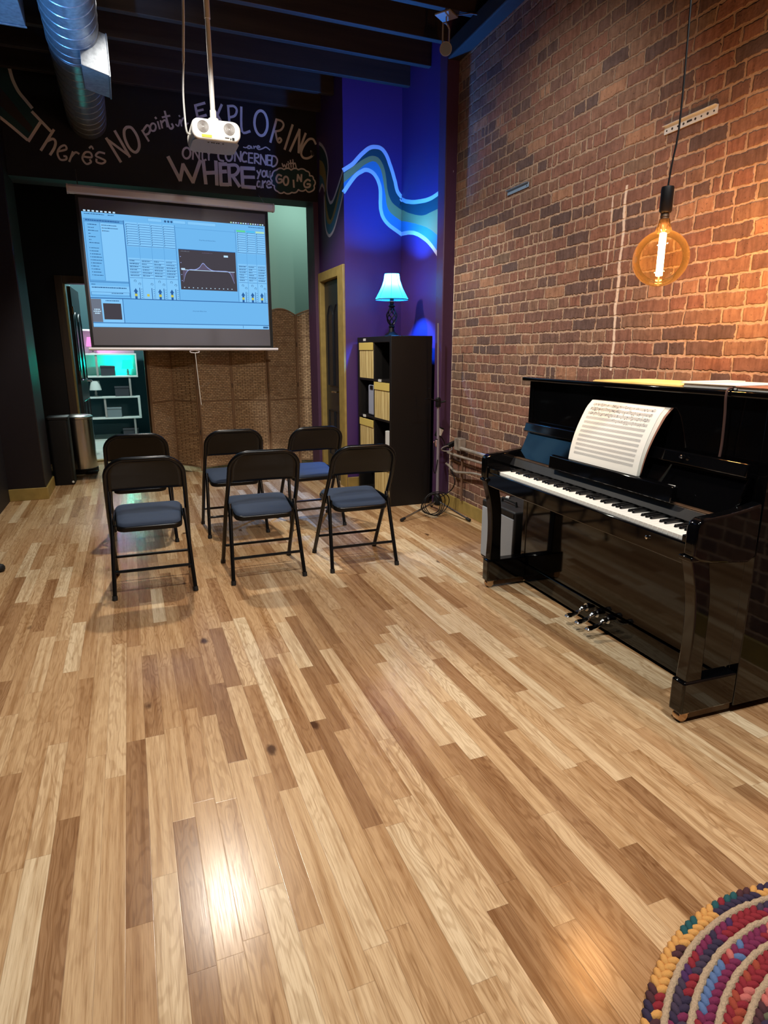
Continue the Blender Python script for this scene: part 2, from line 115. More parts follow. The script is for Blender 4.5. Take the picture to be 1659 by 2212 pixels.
# ------------------------------------------------------------------ materials
def lin(r, g, b):
    f = lambda c: (c / 255 / 12.92) if c / 255 <= .04045 else ((c / 255 + .055) / 1.055) ** 2.4
    return (f(r), f(g), f(b), 1)
def mat(name, rgb, rough=.5, metal=0, spec=.5, emit=None, es=0, coat=0, bump=None, var=0):
    m = bpy.data.materials.new(name); m.use_nodes = True; nt = m.node_tree; p = nt.nodes['Principled BSDF']
    col = lin(*rgb) if max(rgb) > 1 or rgb == (0, 0, 0) else (*rgb, 1)
    p.inputs['Base Color'].default_value = col
    p.inputs['Roughness'].default_value = rough; p.inputs['Metallic'].default_value = metal
    p.inputs['Specular IOR Level'].default_value = spec
    if coat: p.inputs['Coat Weight'].default_value = coat; p.inputs['Coat Roughness'].default_value = .03
    if emit: p.inputs['Emission Color'].default_value = lin(*emit); p.inputs['Emission Strength'].default_value = es
    tc = nt.nodes.new('ShaderNodeTexCoord'); no = nt.nodes.new('ShaderNodeTexNoise')
    no.inputs['Scale'].default_value = bump[0] if bump else 14
    no.inputs['Detail'].default_value = 4
    nt.links.new(tc.outputs['Object'], no.inputs['Vector'])
    if var:
        mx = nt.nodes.new('ShaderNodeMix'); mx.data_type = 'RGBA'; mx.blend_type = 'MULTIPLY'; mx.inputs[0].default_value = 1
        mr = nt.nodes.new('ShaderNodeMapRange'); mr.inputs['From Min'].default_value = .3; mr.inputs['From Max'].default_value = .7
        mr.inputs['To Min'].default_value = 1 - var; mr.inputs['To Max'].default_value = 1
        nt.links.new(no.outputs['Fac'], mr.inputs['Value']); mx.inputs[6].default_value = col
        nt.links.new(mr.outputs[0], mx.inputs[7]); nt.links.new(mx.outputs[2], p.inputs['Base Color'])
    if bump:
        b = nt.nodes.new('ShaderNodeBump'); b.inputs['Strength'].default_value = bump[1]; b.inputs['Distance'].default_value = bump[2] if len(bump) > 2 else .002
        nt.links.new(no.outputs['Fac'], b.inputs['Height']); nt.links.new(b.outputs[0], p.inputs['Normal'])
    return m
class NT:
    def __init__(s, name):
        s.m = bpy.data.materials.new(name); s.m.use_nodes = True; s.t = s.m.node_tree; s.p = s.t.nodes['Principled BSDF']
        s.tc = s.t.nodes.new('ShaderNodeTexCoord')
    def n(s, ty, ins=None, **kw):
        nd = s.t.nodes.new('ShaderNode' + ty)
        for k, v in kw.items(): setattr(nd, k, v)
        for k, v in (ins or {}).items(): s.set(nd.inputs[k], v)
        return nd
    def set(s, inp, v):
        if isinstance(v, bpy.types.NodeSocket): s.t.links.new(v, inp)
        else: inp.default_value = v
    def ma(s, op, a, b=None, c=None, clamp=False):
        nd = s.t.nodes.new('ShaderNodeMath'); nd.operation = op; nd.use_clamp = clamp
        for i, v in enumerate((a, b, c)):
            if v is not None: s.set(nd.inputs[i], v)
        return nd.outputs[0]
    def xyz(s, v):
        nd = s.n('SeparateXYZ', {0: v}); return nd.outputs
    def comb(s, x, y, z=0.0): return s.n('CombineXYZ', {0: x, 1: y, 2: z}).outputs[0]
    def mix(s, f, a, b, bt='MIX'):
        nd = s.t.nodes.new('ShaderNodeMix'); nd.data_type = 'RGBA'; nd.blend_type = bt
        s.set(nd.inputs[0], f); s.set(nd.inputs[6], a); s.set(nd.inputs[7], b); return nd.outputs[2]
    def rng(s, v, a, b, c, d, smooth=False):
        nd = s.n('MapRange', {0: v, 1: a, 2: b, 3: c, 4: d})
        if smooth: nd.interpolation_type = 'SMOOTHSTEP'
        return nd.outputs[0]
    def ramp(s, f, stops, const=False):
        nd = s.t.nodes.new('ShaderNodeValToRGB'); cr = nd.color_ramp
        if const: cr.interpolation = 'CONSTANT'
        while len(cr.elements) < len(stops): cr.elements.new(.5)
        for e, (p, c) in zip(cr.elements, stops): e.position = p; e.color = c
        s.set(nd.inputs[0], f); return nd.outputs[0]
    def wn(s, vec=None, w=None):
        nd = s.t.nodes.new('ShaderNodeTexWhiteNoise')
        if vec is not None: nd.noise_dimensions = '2D' if w is None else '3D'; s.set(nd.inputs['Vector'], vec)
        else: nd.noise_dimensions = '1D'; s.set(nd.inputs['W'], w)
        return nd
    def noise(s, vec, sc, det=3, ro=.5, dist=0):
        return s.n('TexNoise', {'Vector': vec, 'Scale': sc, 'Detail': det, 'Roughness': ro, 'Distortion': dist})
    def bump(s, h, st, dist):
        return s.n('Bump', {'Height': h, 'Strength': st, 'Distance': dist}).outputs[0]

def floor_mat():
    k = NT('oak_laminate'); x, y, z = k.xyz(k.tc.outputs['Object'])
    W = .0628
    xs = k.ma('DIVIDE', k.ma('ADD', x, .002), W); i = k.ma('FLOOR', xs); fx = k.ma('SUBTRACT', xs, i)
    r1 = k.wn(w=i).outputs[0]; r2 = k.wn(w=k.ma('ADD', i, 91.7)).outputs[0]
    L = k.ma('MULTIPLY_ADD', r2, .55, .48)
    ys = k.ma('DIVIDE', k.ma('MULTIPLY_ADD', r1, 3.1, y), L); j = k.ma('FLOOR', ys); fy = k.ma('SUBTRACT', ys, j)
    pid = k.comb(i, j); w1 = k.wn(pid); rnd = w1.outputs[0]; rc = w1.outputs[1]
    w2 = k.wn(k.comb(k.ma('ADD', i, 31.3), j)); rnd2 = w2.outputs[0]
    base = k.ramp(rnd, [(0, lin(154, 117, 82)), (.14, lin(168, 130, 92)), (.34, lin(188, 151, 110)), (.6, lin(202, 168, 126)), (.85, lin(214, 184, 144)), (1, lin(226, 204, 168))])
    # grain coordinates, shifted for every strip
    ox = k.ma('MULTIPLY', rnd2, 37.0); gx = k.ma('ADD', x, ox); gy = k.ma('MULTIPLY_ADD', rnd, 29.0, y)
    warp = k.noise(k.comb(k.ma('MULTIPLY', gx, 9), k.ma('MULTIPLY', gy, 1.6)), 1.0, 3, .55).outputs[0]
    rings = k.ma('SINE', k.ma('MULTIPLY_ADD', k.ma('SUBTRACT', warp, .5), k.ma('MULTIPLY_ADD', rnd2, 70, 50), k.ma('MULTIPLY', gx, 150)))
    rings = k.rng(rings, -.2, 1, 0, 1, True)
    fine = k.noise(k.comb(k.ma('MULTIPLY', gx, 330), k.ma('MULTIPLY', gy, 9)), 1.0, 3, .6).outputs[0]
    streak = k.noise(k.comb(k.ma('MULTIPLY', gx, 38), k.ma('MULTIPLY', gy, 1.1)), 1.0, 3, .6).outputs[0]
    col = k.mix(k.ma('MULTIPLY', rings, k.rng(rnd2, 0, 1, .10, .55)), base, k.mix(1.0, base, (.60, .51, .42, 1), 'MULTIPLY'))
    col = k.mix(k.rng(fine, .48, .68, 0, .6), col, k.mix(1.0, col, (.55, .44, .34, 1), 'MULTIPLY'))
    col = k.mix(k.rng(streak, .46, .68, 0, .8), col, k.mix(1.0, col, (.62, .50, .38, 1), 'MULTIPLY'))
    # knots
    vo = k.n('TexVoronoi', {'Vector': k.comb(k.ma('MULTIPLY', gx, 4.2), k.ma('MULTIPLY', gy, 2.3)), 'Scale': 1.0, 'Randomness': .9})
    kd = k.ma('MULTIPLY_ADD', k.noise(k.comb(k.ma('MULTIPLY', gx, 60), k.ma('MULTIPLY', gy, 40)), 1.0, 2).outputs[0], .05, vo.outputs['Distance'])
    kn = k.ma('MULTIPLY', k.rng(kd, .062, .125, 1, 0, True), k.ma('GREATER_THAN', rnd2, .12))
    col = k.mix(k.ma('MULTIPLY', kn, .9), col, lin(70, 42, 24))
    # seams
    ex = k.ma('MULTIPLY', k.ma('MINIMUM', fx, k.ma('SUBTRACT', 1.0, fx)), W); ey = k.ma('MULTIPLY', k.ma('MINIMUM', fy, k.ma('SUBTRACT', 1.0, fy)), L)
    e = k.ma('MINIMUM', ex, ey); sm = k.rng(e, .0004, .0013, 1, 0)
    col = k.mix(k.ma('MULTIPLY', sm, .28), col, lin(70, 45, 28))
    k.set(k.p.inputs['Base Color'], col)
    k.set(k.p.inputs['Roughness'], k.rng(fine, .3, .7, .18, .27)); k.p.inputs['Specular IOR Level'].default_value = .33
    k.set(k.p.inputs['Normal'], k.bump(k.ma('SUBTRACT', k.ma('MULTIPLY', fine, .3), sm), .12, .0008))
    return k.m

def brick_mat():
    k = NT('old_brick'); co = k.tc.outputs['Object']; x, y, z = k.xyz(co)
    n1 = k.noise(co, 5.5, 3); nx = k.ma('SUBTRACT', k.n('SeparateColor', {0: n1.outputs[1]}).outputs[0], .5); nz = k.ma('SUBTRACT', k.n('SeparateColor', {0: n1.outputs[1]}).outputs[1], .5)
    n2 = k.noise(co, 45, 3); mx = k.ma('SUBTRACT', k.n('SeparateColor', {0: n2.outputs[1]}).outputs[0], .5); mz = k.ma('SUBTRACT', k.n('SeparateColor', {0: n2.outputs[1]}).outputs[1], .5)
    H = .0685
    u = k.ma('ADD', k.ma('MULTIPLY_ADD', nx, .035, y), k.ma('MULTIPLY', mx, .020))
    v = k.ma('ADD', k.ma('MULTIPLY_ADD', nz, .018, z), k.ma('MULTIPLY', mz, .017))
    vr = k.ma('DIVIDE', v, H); r = k.ma('FLOOR', vr); fv = k.ma('SUBTRACT', vr, r)
    hd = k.ma('LESS_THAN', k.ma('FLOORED_MODULO', k.ma('ADD', r, 1), 6.0), .5)
    L = k.ma('MULTIPLY_ADD', hd, -.106, .214)
    ro = k.wn(w=r).outputs[0]
    us = k.ma('ADD', k.ma('DIVIDE', u, L), k.ma('MULTIPLY_ADD', ro, .3, k.ma('MULTIPLY', k.ma('FLOORED_MODULO', r, 2.0), .5)))
    c = k.ma('FLOOR', us); fu = k.ma('SUBTRACT', us, c)
    # some stretchers are broken in two
    idv = k.comb(c, r); w = k.wn(idv); rnd = w.outputs[0]
    w2 = k.wn(k.comb(k.ma('ADD', c, 57.0), r)).outputs[0]
    du = k.ma('MULTIPLY', k.ma('MINIMUM', fu, k.ma('SUBTRACT', 1.0, fu)), L)
    half = k.ma('MULTIPLY', k.ma('ABSOLUTE', k.ma('SUBTRACT', fu, .5)), L)
    du = k.ma('MINIMUM', du, k.ma('ADD', half, k.ma('MULTIPLY', k.ma('LESS_THAN', w2, .78), 1.0)))
    dv = k.ma('MULTIPLY', k.ma('MINIMUM', fv, k.ma('SUBTRACT', 1.0, fv)), H)
    d = k.ma('MINIMUM', du, dv)
    dd = k.ma('SUBTRACT', k.ma('ADD', d, k.ma('MULTIPLY', mx, .007)), k.ma('MULTIPLY', w2, .0028))
    bm = k.rng(dd, .0022, .0068, 0, 1, True)
    col = k.ramp(rnd, [(0, lin(104, 86, 82)), (.16, lin(120, 94, 84)), (.34, lin(138, 102, 88)), (.6, lin(150, 106, 88)), (.84, lin(140, 110, 92)), (.94, lin(176, 132, 104)), (1, lin(120, 102, 88))])
    st = k.noise(co, 22, 5, .65).outputs[0]
    col = k.mix(k.rng(st, .35, .7, 0, .55), col, k.mix(1.0, col, (.45, .40, .38, 1), 'MULTIPLY'))
    vs_ = k.noise(k.comb(0.0, k.ma('MULTIPLY_ADD', rnd, 9.0, k.ma('MULTIPLY', y, 42)), k.ma('MULTIPLY', z, 7)), 1.0, 3, .6).outputs[0]
    col = k.mix(k.rng(vs_, .42, .66, 0, .62), col, k.mix(1.0, col, (.52, .47, .46, 1), 'MULTIPLY'))
    pits = k.noise(co, 75, 2).outputs[0]
    col = k.mix(k.rng(pits, .66, .72, 0, .7), col, lin(40, 30, 26))
    wh = k.noise(co, 13, 6, .7).outputs[0]
    mor = k.mix(k.rng(st, .3, .7, 0, 1), lin(198, 168, 142), lin(148, 122, 102))
    big = k.noise(co, 1.3, 3).outputs[0]
    # upper courses: mortar colour gets darker with height
    up = k.rng(k.ma('ADD', z, k.ma('MULTIPLY', big, 1.2)), 2.6, 3.6, 0, 1)
    mor = k.mix(k.ma('MULTIPLY', up, .7), mor, lin(122, 98, 82))
    col = k.mix(bm, mor, col)
    col = k.mix(k.rng(wh, .70, .76, 0, .75), col, lin(196, 176, 158))
    # paint / plaster drips
    for (y0, z0, z1, wd, a) in ((-2.0, 1.22, 2.15, .013, .95), (-1.90, 1.75, 2.12, .007, .7), (-2.75, 2.75, 2.86, .008, .7), (0.0, .1, 2.0, .014, .8)):
        dy = k.ma('ABSOLUTE', k.ma('ADD', k.ma('SUBTRACT', y, y0), k.ma('MULTIPLY', nx, .045)))
        mk = k.ma('MULTIPLY', k.rng(k.ma('ADD', dy, k.ma('MULTIPLY', mx, .01)), wd * .5, wd, 1, 0), k.ma('MULTIPLY', k.ma('GREATER_THAN', z, z0), k.ma('LESS_THAN', z, z1)))
        col = k.mix(k.ma('MULTIPLY', mk, a), col, lin(225, 205, 185))
    k.set(k.p.inputs['Base Color'], col); k.p.inputs['Roughness'].default_value = .85; k.p.inputs['Specular IOR Level'].default_value = .25
    h = k.ma('ADD', k.ma('MULTIPLY', bm, 1.0), k.ma('MULTIPLY', k.ma('SUBTRACT', pits, st), .35))
    k.set(k.p.inputs['Normal'], k.bump(h, .8, .009))
    return k.m

def weave_mat():
    k = NT('woven_paper_rope'); x, y, z = k.xyz(k.tc.outputs['Object'])
    u = k.ma('ADD', x, k.ma('MULTIPLY', y, .3))
    br = k.n('TexBrick', {'Vector': k.comb(u, z), 'Scale': 1.0, 'Brick Width': .044, 'Row Height': .019, 'Mortar Size': .0035, 'Mortar Smooth': .6, 'Color1': lin(220, 190, 152), 'Color2': lin(186, 156, 122), 'Mortar': lin(140, 114, 88), 'Bias': 0.0})
    br.offset = .5
    no = k.noise(k.tc.outputs['Object'], 60, 3).outputs[0]
    col = k.mix(k.rng(no, .35, .7, 0, .5), br.outputs[0], lin(96, 74, 52))
    k.set(k.p.inputs['Base Color'], col); k.p.inputs['Roughness'].default_value = .8
    k.set(k.p.inputs['Normal'], k.bump(k.ma('ADD', k.ma('SUBTRACT', 1.0, br.outputs[1]), k.ma('MULTIPLY', no, .4)), .9, .006))
    return k.m
def wood_mat(name, a, b, rough=.6, ax=0):
    k = NT(name); v = list(k.xyz(k.tc.outputs['Object']))
    sc = [22, 22, 22]; sc[ax] = 1.4
    no = k.noise(k.comb(*[k.ma('MULTIPLY', q, s) for q, s in zip(v, sc)]), 1.0, 5, .6).outputs[0]
    k.set(k.p.inputs['Base Color'], k.ramp(no, [(.3, a), (.7, b)])); k.p.inputs['Roughness'].default_value = rough
    k.set(k.p.inputs['Normal'], k.bump(no, .3, .003)); return k.m
def bin_mat():
    k = NT('pleated_bin_cloth'); x, y, z = k.xyz(k.tc.outputs['Object'])
    no = k.noise(k.comb(k.ma('MULTIPLY', x, 60), k.ma('MULTIPLY', y, 60), k.ma('MULTIPLY', z, 3)), 1.0, 3).outputs[0]
    k.set(k.p.inputs['Base Color'], k.ramp(no, [(.35, lin(176, 146, 84)), (.62, lin(226, 204, 140))])); k.p.inputs['Roughness'].default_value = .8
    k.set(k.p.inputs['Normal'], k.bump(no, .6, .006)); return k.m
def tile_mat():
    k = NT('white_tile'); x, y, z = k.xyz(k.tc.outputs['Object'])
    br = k.n('TexBrick', {'Vector': k.comb(x, y), 'Scale': 1.0, 'Brick Width': .3, 'Row Height': .3, 'Mortar Size': .005, 'Color1': lin(225, 225, 215), 'Color2': lin(205, 208, 200), 'Mortar': lin(150, 150, 140)})
    br.offset = 0
    k.set(k.p.inputs['Base Color'], br.outputs[0]); k.p.inputs['Roughness'].default_value = .3; return k.m
def emis(name, rgb, s):
    m = bpy.data.materials.new(name); m.use_nodes = True; nt = m.node_tree; nt.nodes.clear()
    e = nt.nodes.new('ShaderNodeEmission'); e.inputs[0].default_value = lin(*rgb); e.inputs[1].default_value = s
    o = nt.nodes.new('ShaderNodeOutputMaterial'); nt.links.new(e.outputs[0], o.inputs[0]); return m
def glass_mat():
    m = bpy.data.materials.new('amber_glass'); m.use_nodes = True; nt = m.node_tree; nt.nodes.clear(); N = nt.nodes.new; L = nt.links.new
    tr = N('ShaderNodeBsdfTransparent'); tr.inputs[0].default_value = (1, .88, .66, 1)
    tl = N('ShaderNodeBsdfTranslucent'); tl.inputs[0].default_value = (1, .60, .22, 1)
    gl = N('ShaderNodeBsdfGlossy'); gl.inputs['Roughness'].default_value = .03; gl.inputs[0].default_value = (1, .9, .75, 1)
    lw = N('ShaderNodeLayerWeight'); lw.inputs[0].default_value = .25
    mr = N('ShaderNodeMapRange'); mr.inputs[3].default_value = .03; mr.inputs[4].default_value = .45
    mr2 = N('ShaderNodeMapRange'); mr2.inputs[3].default_value = .0015; mr2.inputs[4].default_value = .022
    m1 = N('ShaderNodeMixShader'); m2 = N('ShaderNodeMixShader'); o = N('ShaderNodeOutputMaterial')
    L(lw.outputs['Facing'], mr.inputs[0]); L(lw.outputs['Facing'], mr2.inputs[0])
    L(mr2.outputs[0], m1.inputs[0]); L(tr.outputs[0], m1.inputs[1]); L(tl.outputs[0], m1.inputs[2])
    L(lw.outputs['Fresnel'], m2.inputs[0]); L(m1.outputs[0], m2.inputs[1]); L(gl.outputs[0], m2.inputs[2]); L(m2.outputs[0], o.inputs[0])
    return m
def shade_mat(name, rgb):
    m = bpy.data.materials.new(name); m.use_nodes = True; nt = m.node_tree; nt.nodes.clear(); N = nt.nodes.new; L = nt.links.new
    tl = N('ShaderNodeBsdfTranslucent'); tl.inputs[0].default_value = lin(*rgb); df = N('ShaderNodeBsdfDiffuse'); df.inputs[0].default_value = lin(*rgb)
    mx = N('ShaderNodeMixShader'); mx.inputs[0].default_value = .12; o = N('ShaderNodeOutputMaterial')
    L(tl.outputs[0], mx.inputs[1]); L(df.outputs[0], mx.inputs[2]); L(mx.outputs[0], o.inputs[0]); return m

M = dict(
 floor=floor_mat(), brick=brick_mat(), weave=weave_mat(), bin=bin_mat(), tile=tile_mat(),
 navy=mat('black_navy_paint', (12, 10, 19), .6, bump=(60, .15)), purple=mat('purple_paint', (70, 40, 104), .5, bump=(50, .12)),
 dplum=mat('dark_plum_paint', (16, 10, 19), .5, bump=(9, .3, .006)), plum=mat('plum_paint', (70, 42, 76), .55, bump=(9, .5, .01)), teal=mat('pale_teal_paint', (138, 176, 166), .7, bump=(60, .1)), dteal=mat('dark_teal_paint', (34, 72, 80), .7, bump=(60, .1)),
 gold=mat('mustard_trim_paint', (166, 142, 78), .5, var=.25), dkdoor=mat('black_door_paint', (30, 32, 38), .35),
 joist=wood_mat('dark_joist', lin(34, 27, 27), lin(52, 42, 40), .6, 0), deck=mat('black_ceiling_paint', (26, 21, 22), .7, var=.4),
 piano=mat('black_lacquer', (5, 5, 6), .06, spec=.5), ivory=mat('white_key', (238, 236, 228), .25), ebony=mat('black_key', (9, 9, 10), .25),
 brass=mat('dull_brass', (96, 76, 58), .5, .6, var=.6), chrome=mat('chrome', (225, 225, 225), .12, 1), castor=mat('caster_metal', (200, 170, 140), .25, 1), felt=mat('dusty_black', (22, 22, 24), .5, var=.5),
 chair=mat('black_enamel', (9, 9, 10), .3, spec=.35), cushion=mat('navy_seat_fabric', (44, 58, 80), .85, bump=(260, .3)), rubber=mat('black_rubber', (14, 15, 16), .6),
 black=mat('black_plastic', (12, 12, 14), .5, spec=.3), shelf=mat('black_brown_laminate', (20, 17, 16), .5, spec=.3), label=mat('label_white', (215, 215, 210), .6),
 galv=mat('galvanised_steel', (140, 148, 158), .32, .55, bump=(40, .05), var=.4), white=mat('white_plastic', (228, 226, 220), .45), grey=mat('grey_plastic', (150, 145, 142), .5), whitew=mat('white_laminate', (205, 212, 208), .5),
 alu=mat('white_rail_metal', (225, 228, 228), .4, .3), blueml=mat('pale_blue_metal', (140, 165, 190), .4, .2), hole=mat('dark_hole', (30, 30, 32), .8),
 housing=mat('screen_housing_grey', (214, 210, 216), .5), fabric=mat('screen_fabric', (88, 86, 94), .9), border=mat('screen_border_black', (8, 8, 9), .8),
 paper=mat('music_paper', (240, 240, 232), .7), ink=mat('grey_ink', (176, 178, 180), .7), ink2=mat('dark_ink', (120, 122, 124), .7), yellow=mat('cream_card', (240, 214, 140), .7), brown=mat('brown_cover', (150, 104, 84), .6), cord=mat('brown_cord', (70, 48, 42), .6),
 silver=mat('silver_plastic', (176, 184, 204), .35, .2), steel=mat('brushed_steel', (190, 186, 182), .22, 1), grille=mat('grey_grille_cloth', (150, 154, 160), .9, bump=(300, .4)), tolex=mat('dark_tolex', (30, 31, 34), .6, bump=(250, .3)), pipe=mat('painted_pipe', (168, 158, 146), .45, .2, var=.4), rust=mat('brown_pipe', (112, 82, 62), .6),
 iron=mat('wrought_iron', (16, 16, 18), .4, .5), stand=mat('grey_chrome_tube', (150, 144, 154), .3, .3), screenw=wood_mat('divider_frame_wood', lin(120, 94, 70), lin(150, 120, 92), .6, 2), frame=wood_mat('dark_casing_wood', lin(60, 42, 26), lin(84, 60, 36), .5, 2),
 dbox=mat('dark_box_card', (44, 46, 54), .7), gbox=mat('grey_box_card', (110, 122, 128), .7),
 chalk=mat('chalk_white_paint', (226, 220, 222), .8), wline=mat('lilac_white_paint', (214, 208, 226), .7), rteal=mat('ribbon_teal', (30, 66, 72), .7), rtan=mat('ribbon_tan', (156, 138, 84), .7), rblue=mat('ribbon_blue', (66, 128, 168), .7), rdark=mat('ribbon_dark_brown', (52, 44, 44), .8),
 jute=mat('jute', (190, 164, 134), .95, bump=(220, .8, .004), var=.35), amber=glass_mat(), filament=emis('filament_glow', (255, 188, 124), 900), bluebulb=emis('lamp_bulb_glow', (34, 138, 255), 6800),
 capsule=shade_mat('fabric_shade', (112, 190, 172)), tshade=emis('turquoise_shade_glow', (30, 240, 214), 1.3), pshade=emis('pink_shade_glow', (255, 150, 225), 1.2), lens=mat('lens_glass', (190, 205, 230), .1, .6), yel=mat('yellow_sticker', (226, 214, 70), .6),
)

# ------------------------------------------------------------------ camera
F = 1355.0; PITCH = math.atan(346 / F); YAW = math.atan(554.5 / (F / math.cos(PITCH)))
cam = bpy.data.cameras.new('camera'); co = bpy.data.objects.new('camera', cam); C.objects.link(co)
cam.sensor_fit = 'HORIZONTAL'; cam.sensor_width = 36; cam.lens = 36 * F / 1659; cam.clip_start = .05
co.location = (0, 0, 1.32); co.rotation_euler = (PI / 2 - PITCH, 0, -YAW); bpy.context.scene.camera = co

# ------------------------------------------------------------------ room shell
CEIL = 3.78
WD = math.radians(1.8)                      # the brick wall is not quite parallel to the floor boards
f = MB().bb(-1.3, 2.75, -3.1, 8.56, -.12, 0).build('floor', M['floor'], smooth=0); struct(f)
struct(MB().bb(-1.9, 3.0, -3.2, 11.5, CEIL, CEIL + .12).build('ceiling', M['deck'], smooth=0))
w = MB().bb(0, .2, -8.0, 0, 0, 3.44).build('wall_right', M['brick'], smooth=0); w.location = (2.527, 4.829, 0); w.rotation_euler = (0, 0, -WD); struct(w)
w = MB().bb(-.10, .22, -8.0, 0, 3.44, 3.56).build('trim_1', M['deck'], bevel=.01); w.location = (2.527, 4.829, 0); w.rotation_euler = (0, 0, -WD); struct(w)   # steel beam over the brickwork
struct(MB().bb(2.43, 2.75, 4.832, 4.96, 0, CEIL).build('wall_column', M['plum'], bevel=.006))
struct(MB().bb(2.50, 2.62, 4.96, 5.86, 0, CEIL).build('wall_niche_side', M['purple'], smooth=0))
struct(MB().bb(1.935, 2.62, 5.86, 5.98, 0, CEIL).build('wall_niche_back', M['purple'], smooth=0))
d = MB()
d.bb(1.935, 2.05, 5.98, 6.035, 0, CEIL); d.bb(1.935, 2.05, 6.64, 6.70, 0, CEIL); d.bb(1.935, 2.05, 6.035, 6.64, 2.02, CEIL)
struct(d.build('wall_door_side', M['purple'], smooth=0))
struct(MB().bb(-1.45, 2.52, 6.70, 6.98, 2.79, CEIL).build('wall_bulkhead', M['navy'], smooth=0))
struct(MB().bb(1.885, 2.05, 6.70, 6.98, 0, 2.79).build('wall_jamb', M['plum'], smooth=0))
struct(MB().bb(2.45, 2.55, 6.98, 8.48, 0, CEIL).build('wall_rear_side', M['navy'], smooth=0))
struct(MB().bb(-1.45, -.813, 6.42, 6.98, 0, CEIL).build('wall_pier', M['dplum'], bevel=.008))
struct(MB().bb(-1.45, -1.115, -3.1, 6.42, 0, CEIL).build('wall_left', M['navy'], smooth=0))
struct(MB().bb(-1.45, 2.9, -3.3, -3.1, 0, CEIL).build('wall_front', M['navy'], smooth=0))
struct(MB().bb(-1.45, -1.33, 6.98, 8.48, 0, CEIL).build('wall_rear_left', M['navy'], smooth=0))
b = MB(); b.bb(-1.45, -.622, 8.48, 8.58, 0, CEIL, 0); b.bb(-.622, .20, 8.48, 8.58, 2.085, CEIL, 0); b.bb(.20, 2.55, 8.48, 8.58, 0, CEIL, 1)
struct(b.build('wall_back', [M['navy'], M['teal']], smooth=0))
# room behind the open doorway
struct(MB().bb(-1.4, .55, 8.56, 11.4, -.12, .003).build('floor_rear_room', M['tile'], smooth=0))
b = MB(); b.bb(-1.4, .55, 11.3, 11.4, 0, 2.9); b.bb(-1.4, -1.3, 8.58, 11.3, 0, 2.9); b.bb(.42, .55, 8.58, 11.3, 0, 2.9); b.bb(-1.4, .55, 8.58, 11.4, 2.9, 3.0)
struct(b.build('wall_rear_room', M['dteal'], smooth=0))
# joists
for i, y in enumerate([.25 + .42 * q for q in range(-7, 16)]):
    o = MB().bb(-1.45, 2.6 if y > 4.9 else 2.52, y - .025, y + .025, 3.56, CEIL).build('trim_%d' % (i + 2), M['joist'], bevel=.003); struct(o)
# baseboards
bb_ = MB().bb(-.018, 0, -8.0, 0, 0, .105, 0); o = bb_.build('baseboard_right', M['gold'], bevel=.003); o.location = (2.527, 4.829, 0); o.rotation_euler = (0, 0, -WD); struct(o)
struct(MB().bb(2.43, 2.51, 4.814, 4.832, 0, .105).build('baseboard_column', M['gold'], bevel=.003))
struct(MB().bb(1.935, 2.5, 5.842, 5.86, 0, .105).build('baseboard_niche', M['gold'], bevel=.003))
b = MB().bb(-1.115, -.80, 6.402, 6.42, 0, .11); b.bb(-.813, -.797, 6.42, 6.98, 0, .11); struct(b.build('baseboard_pier', M['gold'], bevel=.003))

# ------------------------------------------------------------------ mural paint (thin paint films on the walls)
def strip(pts, w, fn, mb, m=0):
    P = [Vector((p[0], p[1])) for p in pts]
    if len(P) > 2: P = [Vector((q[0], q[1])) for q in smoothpts([(p.x, p.y, 0) for p in P], 4)]
    n = len(P); vs = []
    closed = (P[0] - P[-1]).length < 1e-4
    for i in range(n):
        a = P[i - 1] if i else (P[-2] if closed else P[0]); c = P[i + 1] if i < n - 1 else (P[1] if closed else P[-1])
        t = c - a
        if t.length < 1e-6: t = Vector((1, 0))
        t.normalize(); q = Vector((-t.y, t.x)) * w / 2
        vs.append(P[i] + q); vs.append(P[i] - q)
    if not closed:
        t = (P[0] - P[1]).normalized() * w * .3; vs[0] += t; vs[1] += t
        t = (P[-1] - P[-2]).normalized() * w * .3; vs[-1] += t; vs[-2] += t
    mb.add([fn(v.x, v.y) for v in vs], [(2 * i, 2 * i + 1, 2 * i + 3, 2 * i + 2) for i in range(n - 1)], m)
yb = 6.6985
q = MB()
for i_, (w_, pts) in enumerate(STROKES): strip(pts, w_ * .52, lambda a, b: (a, yb - .0015 - i_ * .00004, b), q)
cx_ = sum(p[0] for p in CLOUD) / len(CLOUD); cz_ = sum(p[1] for p in CLOUD) / len(CLOUD); n = len(CLOUD)
c = MB().add([(cx_, yb, cz_)] + [(p[0], yb, p[1]) for p in CLOUD], [(0, 1 + i, 1 + (i + 1) % n) for i in range(n)])
t = thing('wall_lettering', "chalk-white hand-painted saying about exploring on the dark bulkhead above the projection screen", 'mural', (0.6, yb, 3.1))
o = q.build('lettering', M['chalk'], smooth=0); o.parent = t; o.matrix_parent_inverse = Matrix.Translation((-.6, -yb, -3.1))
o = c.build('cloud_shape', M['rteal'], smooth=0); o.parent = t; o.matrix_parent_inverse = Matrix.Translation((-.6, -yb, -3.1)); o['label'] = 'teal scalloped cloud behind the word GOING'
def fill(pts, y, m, mb):
    bm = bmesh.new(); vs = [bm.verts.new((p[0], y, p[1])) for p in pts]; fc = bm.faces.new(vs); r = bmesh.ops.triangulate(bm, faces=[fc])
    bm.verts.index_update(); mb.add([v.co[:] for v in bm.verts], [[v.index for v in g.verts] for g in bm.faces], m); bm.free()
t = MB(); fill(LTEAL, yb + .0005, 0, t); fill(LBRN, yb, 1, t)
tag(t.build('painted_ribbon', [M['rteal'], M['rdark']], smooth=0), 'dark teal and brown painted band ending at the letter T, beside the duct', 'mural')
rb = [MB(), MB(), MB(), MB()]
